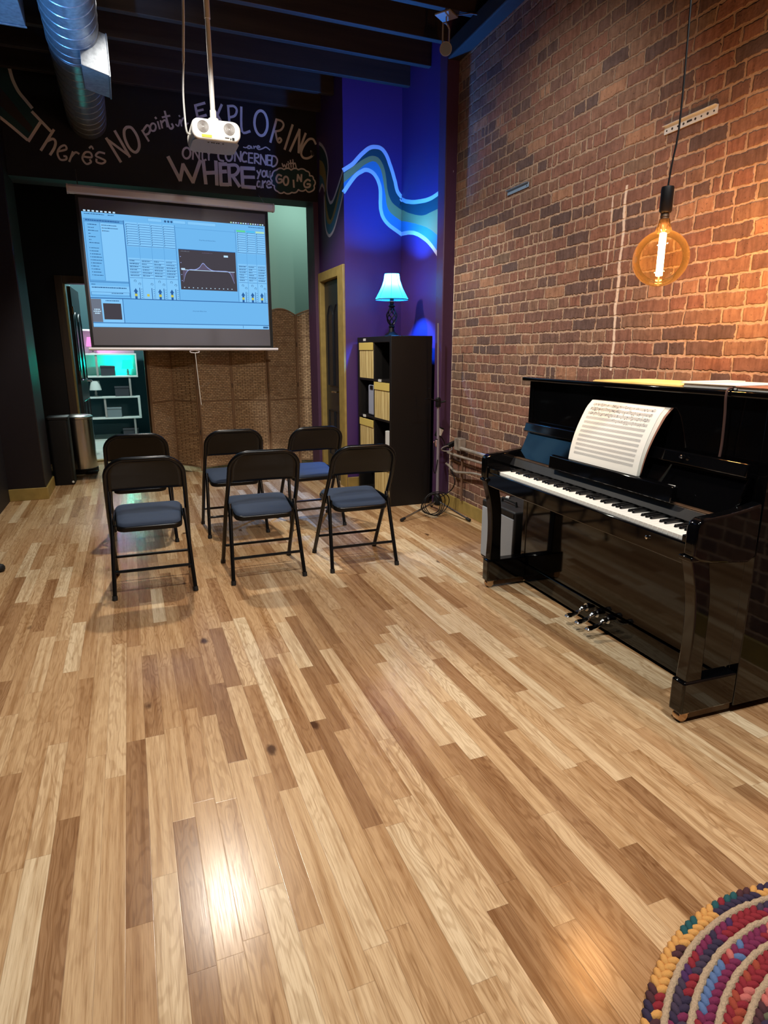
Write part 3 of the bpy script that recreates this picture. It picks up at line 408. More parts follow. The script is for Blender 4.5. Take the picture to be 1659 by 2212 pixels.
fns = [lambda a, b, e: (1.9345 - e, a, b), lambda a, b, e: (a, 5.8595 - e, b), lambda a, b, e: (2.4995 - e, a, b)]
for pl, fn in zip(MURAL, fns):
    for i, (k1, k2) in enumerate((('U', 'a'), ('a', 'b'), ('b', 'L'))):
        A, B = pl[k1], pl[k2]; n = len(A); vs = []
        for a, bq in zip(A, B): vs += [fn(a[0], a[1], .0003), fn(bq[0], bq[1], .0003)]
        rb[i].add(vs, [(2 * j, 2 * j + 1, 2 * j + 3, 2 * j + 2) for j in range(n - 1)])
    wl = .034 if pl is not MURAL[0] else .028
    strip(pl['U'], wl, lambda a, b: fn(a, b, .001), rb[3]); strip(pl['L'], wl, lambda a, b: fn(a, b, .001), rb[3])
t = thing('wall_mural', 'wavy painted ribbon in teal, tan and blue with pale outlines across the purple walls', 'mural', (2.2, 5.85, 2.7))
for g, nm, mm in zip(rb, ('teal_band', 'tan_band', 'blue_band', 'pale_outline'), ('rteal', 'rtan', 'rblue', 'wline')):
    o = g.build(nm, M[mm], smooth=0); o.parent = t; o.matrix_parent_inverse = Matrix.Translation((-2.2, -5.85, -2.7))

# ------------------------------------------------------------------ doors
d = thing('door_1', 'black panelled door with mustard casing on the purple side wall', 'door', (1.935, 6.337, 0)); d['kind'] = 'structure'
lf = MB().bb(.03, .07, -.295, .295, .005, 2.012)
o = lf.build('door_leaf', M['dkdoor'], d, bevel=.002)
pn = MB()
def panelring(mb, y0, y1, z0, z1, arch, X):
    pts = [(X, y0, z0), (X, y0, z1)]
    if arch:
        for i in range(1, 10):
            a = i / 10; pts.append((X, y0 + (y1 - y0) * a, z1 + arch * math.sin(PI * a)))
    pts += [(X, y1, z1), (X, y1, z0)]
    mb.tube(pts, .008, 6, closed=True)
for z0, z1, a in ((.25, .72, 0), (.98, 1.68, .10)):
    panelring(pn, -.20, -.02, z0, z1, a, .028); panelring(pn, .02, .20, z0, z1, a, .028)
pn.build('raised_panel', M['dkdoor'], d)
hd = MB(); hd.tube([(.03, -.235, .93), (-.03, -.235, .93), (-.04, -.215, .93), (-.04, -.13, .925)], .009, 8); hd.lathe([(.026, 0), (.026, .012)], 16, (.03, -.235, .93), R=Rot('Y', -90)); hd.build('door_handle', M['chrome'], d)
cs = MB(); cs.bb(-.02, .1, -.472, -.30, 0, 2.105); cs.bb(-.02, .1, .30, .36, 0, 2.105); cs.bb(-.02, .1, -.2995, .2995, 2.018, 2.105); cs.build('door_casing', M['gold'], d, bevel=.004)
d = thing('door_2', 'dark panelled door standing open in the rear doorway', 'door', (-.60, 8.60, 0), math.radians(-2.5)); d['kind'] = 'structure'
MB().bb(0, .04, .03, .84, .01, 2.07).build('door_leaf', M['dkdoor'], d, bevel=.002)
pn = MB()
for z0, z1, a in ((.25, .72, 0), (.98, 1.68, .10)):
    panelring(pn, .12, .40, z0, z1, a, .042); panelring(pn, .47, .75, z0, z1, a, .042)
pn.build('raised_panel', M['dkdoor'], d)
hd = MB(); hd.tube([(.04, .77, .95), (.09, .77, .95), (.095, .66, .95)], .009, 8); hd.build('door_handle', M['chrome'], d)
hd = MB()
for z in (.3, 1.0, 1.75): hd.bb(.035, .055, .0, .03, z, z + .09)
hd.build('hinge', M['chrome'], d)
cs = MB(); cs.bb(-.705, -.622, 8.455, 8.60, 0, 2.17, 0); cs.bb(.20, .285, 8.455, 8.60, 0, 2.17, 0); cs.bb(-.6215, .1995, 8.455, 8.60, 2.086, 2.17, 0)
cs.bb(-.624, -.605, 8.47, 8.60, 0, 2.085, 1); cs.bb(.182, .20, 8.47, 8.60, 0, 2.085, 0); cs.bb(-.62, .2, 8.46, 8.57, .002, .016, 1)
struct(cs.build('trim_60', [M['frame'], M['gold']], bevel=.003))

# ------------------------------------------------------------------ piano
TP = math.radians(-2.1)
pz = thing('upright_piano', 'glossy black upright piano standing against the brick wall', 'piano', (2.05, 2.983, 0), TP)
PB = M['piano']; fn = lambda b, z, a: (b, a, z)
FA, NA = 0.0, -1.51
MB().bb(0, .355, -.04, FA, .03, 1.165).build('side_panel', PB, pz, bevel=.003)
MB().bb(0, .355, NA, -1.47, .03, 1.165).build('side_panel', PB, pz, bevel=.003)
MB().bb(.33, .36, -1.47, -.04, .03, 1.165).build('back_panel', PB, pz)
MB().bb(.004, .02, -1.47, -.04, .125, .60).build('lower_panel', PB, pz, bevel=.002)
MB().bb(-.004, .022, -1.47, -.04, .022, .12).build('bottom_rail', PB, pz, bevel=.003)
MB().bb(.004, .02, -1.47, -.04, .74, 1.165).build('upper_panel', PB, pz, bevel=.002)
MB().bb(-.032, .375, NA - .012, .032, 1.165, 1.186).build('lid', PB, pz, bevel=.006, seg=3)
MB().bb(-.245, .05, -1.465, -.05, .60, .66).build('key_bed', PB, pz, bevel=.003)
MB().bb(-.272, -.245, -1.465, -.05, .605, .684).build('key_slip', PB, pz, bevel=.006, seg=3)
arm = [(-.285, .645), (-.285, .745), (-.278, .765), (-.255, .778), (-.15, .787), (-.06, .80), (.0, .815), (.005, .62), (-.03, .60), (-.20, .615), (-.255, .628)]
for a0, a1 in ((-.052, .0), (NA, -1.462)):
    MB().prism(arm, a0, a1, fn).build('arm', PB, pz, bevel=.010, seg=3)
for a0, a1 in ((-.16, -.052), (-1.462, -1.434)): MB().bb(-.268, -.11, a0, a1, .66, .708).build('cheek_block', PB, pz, bevel=.004)
def legpoly():
    fr = [(-.283, .632), (-.268, .585), (-.248, .51), (-.236, .42), (-.232, .30), (-.238, .165)]; bk = [(-.165, .165), (-.170, .30), (-.172, .42), (-.180, .51), (-.195, .585), (-.205, .632)]
    P = [(p.x, p.y) for p in smoothpts([(x, y, 0) for x, y in fr], 5)] + [(p.x, p.y) for p in smoothpts([(x, y, 0) for x, y in bk], 5)]
    return P
for a0, a1 in ((-.056, -.006), (NA + .006, NA + .056)):
    lg = MB().prism(legpoly(), a0, a1, fn).build('leg', PB, pz, bevel=.006)
    MB().bb(-.290, -.198, a0 - .004, a1 + .004, .628, .645).build('collar', PB, lg, bevel=.004)
    tb = MB().bb(-.25, .0, a0 - .006, a1 + .006, .04, .168).build('toe_block', PB, pz, bevel=.008, seg=3)
    cst = MB().lathe([(.021, -.016), (.023, -.008), (.023, .008), (.021, .016)], 18, (-.222, (a0 + a1) / 2 - .002, .0235), R=Rot('X', 90)); cst.bb(-.24, -.20, a0 + .004, a1 - .004, .034, .046)
    cst.build('caster', M['castor'], pz)
    MB().bb(-.20, .0, a0 + .006, a1 - .006, .012, .04).build('toe_runner', M['brass'], pz, bevel=.003)
# keys, bass end far from the camera
K0, KW = -.161, 1.271 / 52
wk = MB().bb(-.258, -.10, -KW / 2 + .0006, KW / 2 - .0006, .676, .700); bkm = MB().prism([(-.205, .699), (-.200, .7105), (-.115, .7125), (-.115, .699)], -.006, .006, fn)
w0 = k0 = None
for i in range(52):
    a = K0 - (i + .5) * KW
    if w0 is None: w0 = o = wk.build('white_key', M['ivory'], pz, bevel=.0012)
    else: o = w0.copy(); C.objects.link(o)
    o.location = (0, a, 0)
    if i < 51 and i % 7 in (0, 2, 3, 5, 6):
        if k0 is None: k0 = o = bkm.build('black_key', M['ebony'], pz, bevel=.002)
        else: o = k0.copy(); C.objects.link(o)
        o.location = (0, a - KW / 2, 0)
MB().prism([(-.135, .714), (-.112, .752), (-.105, .752), (-.105, .67), (-.115, .67), (-.118, .712)], -1.46, -.05, fn).build('name_board', M['felt'], pz, bevel=.002)
MB().bb(-.110, -.075, -1.46, -.05, .750, .757).build('hinge', M['brass'], pz, bevel=.002)
MB().prism([(-.088, .757), (-.030, .895), (-.014, .889), (-.070, .755)], -1.462, -.058, fn).build('fallboard', PB, pz, bevel=.003)
MB().prism([(-.058, .900), (-.046, .945), (-.030, .945), (-.030, .896), (-.044, .894)], -1.468, -.052, fn).build('fallboard_lip', PB, pz, bevel=.004)
MB().prism([(-.142, .762), (-.138, .824), (-.118, .828), (-.108, .824), (-.112, .762)], -1.235, -.43, fn).build('music_ledge', PB, pz, bevel=.004)
kn = MB()
kn.lathe([(.008, 0), (.008, .012), (.005, .016)], 14, (-.058, -1.19, .93), R=Rot('Y', -90)); kn.lathe([(.006, 0), (.007, .008), (.003, .011)], 14, (-.272, -1.281, .655), R=Rot('Y', -90)); kn.build('lid_knob', M['chrome'], pz)
for a in (-.645, -.725, -.805):
    p = MB(); pts = smoothpts([(.005, a, .085), (-.03, a, .083), (-.055, a, .068), (-.085, a, .056), (-.125, a, .054)], 4)
    p.tube(pts, [.013] * 6 + [.010] * 5 + [.012] * 3 + [.013] * (len(pts) - 14), 10)
    p.lathe([(.0, .008), (.013, .006), (.019, .0), (.013, -.006), (0, -.008)], 16, (-.115, a, .054)); p.lathe([(.02, 0), (.02, .012)], 14, (-.002, a, .085), R=Rot('Y', -90))
    p.build('pedal', M['chrome'], pz)
# things on the piano
def P2W(b, a, z):
    c, s = math.cos(TP), math.sin(TP); return (2.05 + b * c - a * s, 2.983 + b * s + a * c, z)
bk = thing('music_book', 'open manuscript music book leaning on the piano music ledge', 'book', P2W(-.115, -.81, .826), TP)
def surf(off):
    def g(u, v):
        b = .095 * v - .022 * math.sin(PI * v) * (1 - .35 * v) - off * (1 - v * .5) + .010 * max(0, v - .85) / .15
        a = .243 - u * .462; return (b, a + .0 * v, .002 + .280 * v - .006 * max(0, v - .9) / .1)
    return g
g = surf(.012); pg = MB(); pg.grid(g, 1, 18); o = pg.build('page', M['paper'], bk, smooth=60)
for kx in range(6):
    gg = surf(.012 - .0022 * (kx + 1)); MB().grid(lambda u, v: Vector(gg(u, v)) + Vector((.002, -.004 * kx * v, -.0)), 1, 14).build('page', M['paper'], bk, smooth=60)
gg = surf(-.004); MB().grid(lambda u, v: Vector(gg(u, v)) + Vector((.004, -.03 * v * u, 0)), 1, 14).build('back_cover', M['brown'], bk, smooth=60, solid=.002)
st = MB()
for i in range(12):
    v0 = .945 - i * .072
    for j in range(5):
        v = v0 - j * .0085
        A, B, Cq, D = g(.07, v), g(.93, v), g(.93, v - .0032), g(.07, v - .0032)
        st.add([Vector(p) + Vector((-.0006, 0, 0)) for p in (A, B, Cq, D)], [(0, 1, 2, 3)], 0)
    if i < 3 or i == 3:
        for kx in range(70 if i < 3 else 24):
            u = .08 + random.random() * .84 if i < 3 else .45 + random.random() * .45; vv = v0 + .012 - random.random() * .058; du = .004 + random.random() * .006; dv = .004 + random.random() * .014
            st.add([Vector(g(*q_)) + Vector((-.0009, 0, 0)) for q_ in ((u, vv), (u + du, vv + .002), (u + du, vv - dv), (u, vv - dv))], [(0, 1, 2, 3)], 1)
st.build('printed_staves', [M['ink'], M['ink2']], bk, smooth=0)
t = thing('card_folder', 'large cream card lying flat on the piano lid', 'folder', P2W(.10, -.83, 1.1865), TP)
MB().bb(-.125, .2, -.29, .26, 0, .005).build('cover', M['yellow'], t, bevel=.001)
MB().bb(-.12, .195, -.285, .255, .0055, .008).build('sheet', M['yellow'], t)
t = thing('score_book', 'white paper score book lying open beside the cream card on the piano lid', 'book', P2W(.05, -1.235, 1.1865), TP + .06)
MB().bb(-.07, .2, -.12, .12, 0, .016).build('page_block', M['paper'], t, bevel=.003); MB().bb(-.075, .205, -.125, .13, .0165, .019).build('cover', M['paper'], t); MB().bb(-.06, .19, .06, .14, .0195, .023).build('loose_sheet', M['paper'], t)
t = thing('notebook', 'brown covered notebook at the near end of the piano lid', 'book', P2W(.07, -1.43, 1.1865), TP - .05)
MB().bb(-.09, .18, -.06, .07, 0, .012).build('page_block', M['paper'], t, bevel=.002); MB().bb(-.095, .185, -.065, .075, .0125, .016).build('cover', M['brown'], t, bevel=.001)
pts = smoothpts([P2W(.06, -1.335, 1.19), P2W(-.02, -1.335, 1.196), P2W(-.042, -1.335, 1.175), P2W(-.036, -1.335, 1.10), P2W(-.030, -1.333, 1.0), P2W(-.032, -1.332, .95)], 5)
tag(MB().tube(pts, .0045, 8).build('lid_strap', M['cord']), 'thin brown strap hanging from the piano lid over the upper panel', 'strap')

# ------------------------------------------------------------------ pendant
px, py, pzz = 1.872, 1.935, 1.655
t = thing('pendant_lamp', 'round amber filament bulb hanging on a black cord above the piano', 'lamp', (px, py, pzz))
MB().tube(smoothpts([(0, 0, .245), (.004, -.004, .32), (.012, -.012, .45), (.010, -.008, .8), (-.002, .002, 1.3), (0, 0, 1.9)], 6), .0032, 8).build('cord', M['black'], t)
MB().lathe([(.004, .245), (.021, .243), (.022, .238), (.022, .162), (.018, .156)], 24).build('socket', M['black'], t)
MB().lathe([(.0145, .156), (.0145, .148), (.016, .144), (.0145, .14), (.016, .136), (.0145, .13)], 20).build('screw_base', M['brass'], t)
prof = [(.018, .135), (.021, .118), (.026, .104)]
R_ = .0985
for i in range(0, 25):
    a = math.radians(72 - i * (162 / 24)); prof.append((max(R_ * math.cos(a), 0.0), R_ * math.sin(a)))
MB().lathe(prof, 40).build('glass_globe', M['amber'], t, smooth=80)
MB().lathe([(.010, .088), (.0115, .086), (.0115, -.058), (.010, -.060)], 18).build('filament', M['filament'], t)
s_ = MB().lathe([(.014, .13), (.012, .115), (.006, .105), (.006, .09)], 16); s_.tube([(0, 0, -.06), (0, 0, -.096)], .003, 8); s_.build('stem', M['brass'], t)

# ------------------------------------------------------------------ folding chairs
ch = thing('folding_chair', 'black folding chair with navy padded seat, left end of the row nearest the camera', 'chair', group='folding chairs facing the projection screen')
def chairmake(t):
    E = M['chair']
    hw = .195; pts = []
    side = [(.207, .165, .44), (.203, .10, .53), (.200, .052, .61), (.197, .018, .68)]
    for x, y, z in side: pts.append((x, y, z))
    for i in range(1, 8):
        a = i / 8 * PI / 2; pts.append((.197 - .115 * (1 - math.cos(a)), .018 - .045 * math.sin(a), .68 + .098 * math.sin(a)))
    top = pts + [(-p[0], p[1], p[2]) for p in reversed(pts)]
    MB().tube(top, .0125, 12).build('back_frame', E, t)
    def bp(u, v):
        z = .598 + v * .172; x = (u - .5) * 2
        if z < .68: hwz = .2; y = .058 - (z - .598) * .46
        else:
            sn = min((z - .68) / .098, 1); hwz = .197 - .115 * (1 - math.sqrt(max(0, 1 - sn * sn))); y = .018 - .045 * sn
        return (x * (hwz - .004), y - .004 + .018 * (1 - x * x) * .8, z)
    MB().grid(bp, 14, 10).build('backrest', E, t, solid=.006, smooth=60)
    for s in (-1, 1):
        lg = MB().tube([(s * .207, .165, .44), (s * .215, .43, .012)], .0125, 12).build('leg', E, t)
        MB().tube([(s * .2148, .424, .024), (s * .2155, .434, 0)], .0155, 12).build('rubber_foot', M['rubber'], lg)
        lg = MB().tube([(s * .192, .135, .455), (s * .194, .11, .40), (s * .213, .003, .012)], .0115, 12).build('leg', E, t)
        MB().tube([(s * .2125, .005, .024), (s * .2135, .0, 0)], .0145, 12).build('rubber_foot', M['rubber'], lg)
        MB().bb(s * .183 - .003, s * .183 + .003, .09, .33, .40, .435).build('seat_bracket', E, t)
    MB().tube([(-.205, .038, .148), (.205, .038, .148)], .0085, 10).build('stretcher', E, t)
    MB().tube([(-.211, .343, .142), (.211, .343, .142)], .0085, 10).build('stretcher', E, t)
    def rr(y0, y1, w0, w1, z0, z1, dz, rad=.05):
        P = []
        for (x, y, a0) in ((w1 - rad, y1 - rad, 0), (-(w1 - rad), y1 - rad, 90), (-(w0 - rad), y0 + rad, 180), (w0 - rad, y0 + rad, 270)):
            for i in range(6):
                a = math.radians(a0 + 90 * i / 5); P.append((x + rad * math.cos(a), y + rad * math.sin(a)))
        zf = lambda y: z0 + (z1 - z0) * (y - y0) / (y1 - y0)
        n = len(P); return P, zf, n
    P, zf, n = rr(.035, .40, .172, .19, .402, .432, 0)
    m = MB(); m.add([(x, y, zf(y) - .034) for x, y in P] + [(x, y, zf(y) - .004) for x, y in P], [tuple(range(n - 1, -1, -1)), tuple(range(n, 2 * n))] + [(i, (i + 1) % n, n + (i + 1) % n, n + i) for i in range(n)])
    m.build('seat_pan', E, t, bevel=.006)
    cs = MB(); vs = []; rings = [(1.0, -.004), (.985, .008), (.94, .017), (.7, .024), (.3, .027)]; cx, cy = 0, .2175
    for sc, h in rings: vs += [(cx + (x - cx) * sc * .97, cy + (y - cy) * sc * .97, zf(y) + h) for x, y in P]
    k = len(rings); fs = [(r * n + i, r * n + (i + 1) % n, (r + 1) * n + (i + 1) % n, (r + 1) * n + i) for r in range(k - 1) for i in range(n)] + [tuple(range((k - 1) * n, k * n))]
    cs.add(vs, fs).build('seat_cushion', M['cushion'], t, smooth=70)
chairmake(ch)
ch.location = (.027, 3.522, 0); ch.rotation_euler = (0, 0, math.radians(-1))
for x, y, rz, lb in ((.667, 3.523, 0, 'black folding chair with navy padded seat, middle of the row nearest the camera'), (1.265, 3.508, -.8, 'black folding chair at the right end of the nearest row before the bookcase'),
                     (-.003, 4.552, -1, 'black folding chair partly hidden at the left end of the far row'), (.651, 4.55, .2, 'black folding chair in the middle of the far row'), (1.252, 4.522, 2, 'black folding chair at the right end of the far row by the side door')):
    dup(ch, (x, y, 0), math.radians(rz), lb)

# ------------------------------------------------------------------ bookcase, bins, lamp
X0, X1, Y0, Y1, HB = 2.03, 2.405, 4.955, 5.80, 1.45
t = thing('bookcase', 'tall black cube bookcase with two columns standing side-on in the purple niche', 'bookcase', ((X0 + X1) / 2, (Y0 + Y1) / 2, 0))
ox, oy = t.location.x, t.location.y
def bcp(nm, x0, x1, y0, y1, z0, z1, bev=.002): return MB().bb(x0 - ox, x1 - ox, y0 - oy, y1 - oy, z0, z1).build(nm, M['shelf'], t, bevel=bev)
bcp('side_panel', X0, X1, Y0, Y0 + .04, 0, HB); bcp('side_panel', X0, X1, Y1 - .04, Y1, 0, HB); bcp('top_panel', X0, X1, Y0 + .04, Y1 - .04, HB - .05, HB); bcp('bottom_panel', X0, X1, Y0 + .04, Y1 - .04, 0, .04)
ym = (Y0 + Y1) / 2; bcp('divider', X0 + .005, X1, ym - .009, ym + .009, .04, HB - .05); bcp('back_panel', X1 - .01, X1, Y0 + .04, Y1 - .04, .04, HB - .05)
RZ = [.04, .385, .735, 1.075, HB - .05]
for z in RZ[1:4]: bcp('shelf', X0 + .004, X1 - .01, Y0 + .04, Y1 - .04, z - .009, z + .009)
for y, z in ((5.60, HB - .025), (5.22, 1.075), (5.62, .735)): MB().bb(X0 - .004 - ox, X0 + .006 - ox, y - .03 - oy, y + .03 - oy, z - .009, z + .012).build('label_tag', M['label'], t)
binp = None
for (col, row, lb) in ((1, 3, 'yellow pleated storage bin in the top far cube of the bookcase'), (0, 2, 'yellow pleated storage bin in the second-highest near cube of the bookcase'), (1, 1, 'yellow pleated storage bin in the third-row far cube of the bookcase'), (0, 0, 'yellow pleated storage bin in the lowest near cube of the bookcase')):
    ya, yb2 = (Y0 + .04, ym - .009) if col == 0 else (ym + .009, Y1 - .04); yc = (ya + yb2) / 2; z0 = RZ[row] + .011
    if binp is None:
        wdt, hh = yb2 - ya - .012, .315
        binp = thing('storage_bin', lb, 'bin', (X0 + .17, yc, z0), 0, 'yellow bins in the bookcase')
        b = MB(); b.bb(-.165, -.160, -wdt / 2, wdt / 2, 0, hh * .80); b.bb(.15, .155, -wdt / 2, wdt / 2, 0, hh); b.bb(-.16, .15, -wdt / 2, -wdt / 2 + .005, 0, hh); b.bb(-.16, .15, wdt / 2 - .005, wdt / 2, 0, hh); b.bb(-.16, .15, -wdt / 2, wdt / 2, 0, .005)
        b.build('bin_body', M['bin'], binp)
        MB().bb(-.172, -.164, -wdt / 2 - .001, wdt / 2 + .001, hh * .79, hh).build('cuff', mat('bin_cuff_cloth', (214, 190, 100), .8), binp, bevel=.002)
    else: dup(binp, (X0 + .17, yc, z0), 0, lb)
t = thing('binder', 'silvery upright file box in the second-row far cube of the bookcase', 'file', (X0 + .165, 5.49, RZ[2] + .0095))
MB().bb(-.14, .12, -.10, .10, 0, .285).build('case', M['silver'], t, bevel=.02, seg=3); MB().bb(-.145, -.138, -.035, .035, .24, .275).build('clip', M['black'], t)
t = thing('paper_roll', 'white paper towel roll standing in the third-row near cube of the bookcase', 'roll', (X0 + .092, 5.09, RZ[1] + .0095))
MB().lathe([(.02, 0), (.085, 0), (.085, .25), (.02, .25)], 28).build('paper', M['label'], t); MB().lathe([(.02, .251), (.022, .252), (.02, .02), (.018, .02)], 16).build('core_tube', M['cord'], t)
t = thing('table_lamp', 'black twisted iron table lamp with a bell shade glowing blue on top of the bookcase', 'lamp', (2.195, 5.35, HB))
MB().lathe([(.065, 0), (.065, .012), (.05, .025), (.03, .04), (.022, .075), (.03, .085), (.02, .095)], 28).build('base', M['iron'], t)
cg = MB()
for k in range(6):
    pts = []
    for i in range(13):
        a = 2 * PI * k / 6 + i / 12 * PI * .9; r = .010 + .036 * math.sin(PI * i / 12); pts.append((r * math.cos(a), r * math.sin(a), .09 + .16 * i / 12))
    cg.tube(pts, .0055, 8)
cg.build('twisted_cage', M['iron'], t)
MB().lathe([(.012, .245), (.03, .255), (.03, .262), (.018, .275), (.018, .33)], 20).build('stem', M['iron'], t)
MB().lathe([(.04, .292), (.042, .298), (.02, .302)], 20).build('socket_cup', M['chrome'], t)
pf = [(.146, .312), (.128, .345), (.105, .385), (.084, .43), (.070, .47), (.063, .515), (.061, .525)]
MB().lathe(pf, 8 * 4).v
sh = MB(); n = 40
vs = []
for r, z in pf:
    for k in range(n): a = 2 * PI * k / n; vs.append((r * math.cos(a), r * math.sin(a), z))
sh.add(vs, [(i * n + k, i * n + (k + 1) % n, (i + 1) * n + (k + 1) % n, (i + 1) * n + k) for i in range(len(pf) - 1) for k in range(n)])
o = sh.build('lamp_shade', M['capsule'], t, smooth=80)
rs_ = MB()
for k in range(8):
    a = 2 * PI * k / 8 + .35; rs_.tube([(r * 1.005 * math.cos(a), r * 1.005 * math.sin(a), z) for r, z in pf], .0022, 6)
rs_.tube([(.146 * math.cos(2 * PI * k / 40), .146 * math.sin(2 * PI * k / 40), .312) for k in range(40)], .004, 6, closed=True); rs_.tube([(.061 * math.cos(2 * PI * k / 40), .061 * math.sin(2 * PI * k / 40), .525) for k in range(40)], .003, 6, closed=True)
rs_.build('shade_ribs', M['dbox'], t)
MB().lathe([(0, .438), (.018, .445), (.026, .468), (.018, .491), (0, .498)], 20).build('bulb', M['bluebulb'], t)

# ------------------------------------------------------------------ mic stand
t = thing('microphone_stand', 'grey tripod microphone stand with a coiled cable beside the bookcase', 'stand', (2.335, 4.66, 0))
MB().tube([(0, 0, .10), (-.004, 0, .55), (-.012, 0, .93)], [.0125, .0125, .010], 14).build('pole', M['stand'], t)
MB().tube([(-.012, 0, .93), (-.02, -.004, 1.15), (-.03, -.01, 1.54)], .0065, 10).build('boom_arm', M['stand'], t)
MB().lathe([(.012, 0), (.022, .004), (.022, .07), (.012, .08)], 16, (-.011, 0, .88)).build('clutch', M['black'], t); MB().tube([(-.011, 0, .915), (.045, -.02, .93)], .008, 10).build('clutch_knob', M['black'], t)
MB().lathe([(.02, 0), (.034, .01), (.036, .06), (.026, .085), (.016, .10)], 20, (0, 0, .055)).build('hub', M['black'], t)
for ex, ey in ((-.41, -.20), (.085, -.40), (.02, .15)):
    lg = MB().tube([(ex * .05, ey * .05, .09), (ex, ey, .018)], .0085, 10).build('leg', M['steel'], t)
    MB().tube([(ex * .93, ey * .93, .023), (ex * 1.03, ey * 1.03, .014)], [.012, .0135], 12).build('rubber_foot', M['rubber'], lg)
cb = MB()
for k in range(4):
    pts = []
    for i in range(24):
        a = 2 * PI * i / 24; pts.append((-.12 + .01 * k + (.085 + .008 * k) * math.cos(a), -.12 - .02 * k + .02 * math.sin(a * 2 + k), .098 + .006 * k + (.082 + .006 * k) * math.sin(a)))
    cb.tube(pts, .004, 6, closed=True)
tag(cb.build('coiled_cable', M['black']), 'loose coil of black cable at the foot of the microphone stand', 'cable').location = (2.335, 4.66, 0)
t = thing('boom_stand_clip', 'dark microphone clip arm reaching left from the stand over the bookcase side', 'clip', (2.31, 4.64, .95))
MB().tube([(-.005, -.022, -.02), (-.07, -.04, .0), (-.14, -.05, .005)], .005, 8).build('arm', M['iron'], t); MB().tube([(-.10, -.045, .09), (-.085, -.045, .01), (-.13, -.05, .004)], .006, 8).build('clip', M['iron'], t)

# ------------------------------------------------------------------ amp, pipes, power bits
t = thing('guitar_amplifier', 'guitar amplifier with grey grille cloth between the piano leg and the brick wall', 'amplifier', (2.045, 3.25, 0), TP)
MB().bb(0, .24, -.205, .195, .012, .40).build('cabinet', M['tolex'], t, bevel=.012, seg=3)
MB().bb(-.006, .004, -.198, .183, .03, .355).build('grille', M['grille'], t, bevel=.003)
MB().bb(-.004, .004, -.198, .183, .362, .390).build('control_panel', M['black'], t); MB().tube([(.08, -.09, .40), (.08, -.085, .425), (.08, .075, .425), (.08, .08, .40)], .008, 8).build('handle', M['rubber'], t)
ft = MB()
for x in (.03, .21):
    for y in (-.15, .14): ft.lathe([(.014, 0), (.016, .013)], 12, (x, y, 0))
ft.build('rubber_foot', M['rubber'], t)
t = thing('jack_plug', 'small white plug with its cord lying on top of the amplifier', 'plug', (2.20, 3.38, .4005), TP + .9)
MB().bb(-.02, .02, -.012, .012, 0, .014).build('body', M['label'], t, bevel=.003); MB().tube(smoothpts([(.02, 0, .007), (.05, -.02, .006), (.07, -.10, .006)], 5), .003, 6).build('cord', M['black'], t)
def WL(off, y, z):       # a point off the brick wall: off metres in front, at local y
    c, s = math.cos(-WD), math.sin(-WD); return (2.527 + (-off) * c - y * s, 4.829 + (-off) * s + y * c, z)
def pipe(lb, pts, r, nm='conduit_pipe', m='pipe', grp='conduits along the brick wall'):
    tag(MB().tube(smoothpts(pts, 5), r, 12).build(nm, M[m]), lb, 'pipe', grp)
pipe('uppermost grey conduit along the foot of the brick wall', [WL(.045, -.30, .553), WL(.045, -1.2, .553), WL(.045, -1.81, .553)], .015)
pipe('middle grey conduit along the foot of the brick wall', [WL(.045, -.06, .485), WL(.05, -.2, .482), WL(.05, -.72, .49), WL(.05, -1.81, .50)], .011)
pipe('lowest bent grey conduit along the foot of the brick wall', [WL(.05, -.05, .385), WL(.05, -.12, .37), WL(.05, -.23, .342), WL(.05, -.4, .365), WL(.05, -.73, .397), WL(.05, -1.81, .40)], .010)
pipe('thin brown pipe rising vertically from the baseboard at the corner of the brick wall', [WL(.03, -.31, .11), WL(.03, -.31, .25), WL(.03, -.31, .50)], .010, 'riser_pipe', 'rust', None)
t = thing('junction_box', 'grey metal junction box on the brick wall where the conduit ends', 'box', WL(.03, -.265, .58), -WD)
MB().bb(-.03, .029, -.045, .05, -.05, .05).build('box', M['pipe'], t, bevel=.004); MB().bb(-.034, -.03, -.04, .045, -.045, .045).build('cover_plate', M['pipe'], t)
t = thing('power_adapter', 'black power adapter with a white label hanging by the column', 'adapter', (2.40, 4.78, .66))
R_ = Rot('Y', 25)
MB().box((0, 0, 0), (.05, .035, .085), 0, R_).build('case', M['black'], t, bevel=.005); MB().box((0, -.0185, .002), (.042, .002, .055), 0, R_).build('sticker', M['label'], t); MB().tube(smoothpts([(.02, 0, -.04), (.05, -.01, -.10), (.03, -.02, -.16), (.10, 0, -.10)], 5), .004, 8).build('cord', M['black'], t)
MB().box((-.03, -.012, -.095), (.03, .02, .05), 0, Rot('Y', -30)).build('pink_tag', mat('pink_tag', (206, 160, 156), .7), t)
t = thing('power_plug', 'black plug and grey looped lead on the junction box', 'plug', (2.472, 4.68, .565))
MB().box((0, 0, 0), (.09, .035, .04), 0, Rot('Y', -20)).build('body', M['black'], t, bevel=.006); MB().tube([(-.06 + .05 * math.cos(2 * PI * i / 16), -.02 + .01 * math.sin(4 * PI * i / 16), -.03 + .022 * math.sin(2 * PI * i / 16)) for i in range(16)], .0045, 8, closed=True).build('lead', M['grey'], t)
pts = smoothpts([(2.47, 4.70, .36), (2.475, 4.62, .27), (2.47, 4.66, .18), (2.40, 4.70, .12), (2.36, 4.70, .11)], 6)
tag(MB().tube(pts, .0045, 8).build('floor_cable', M['black']), 'black cord running from the conduits down to the microphone stand hub', 'cord')
pts = smoothpts([(2.315, 4.64, .62), (2.28, 4.62, .60), (2.27, 4.62, .40), (2.30, 4.635, .34), (2.32, 4.64, .45)], 6)
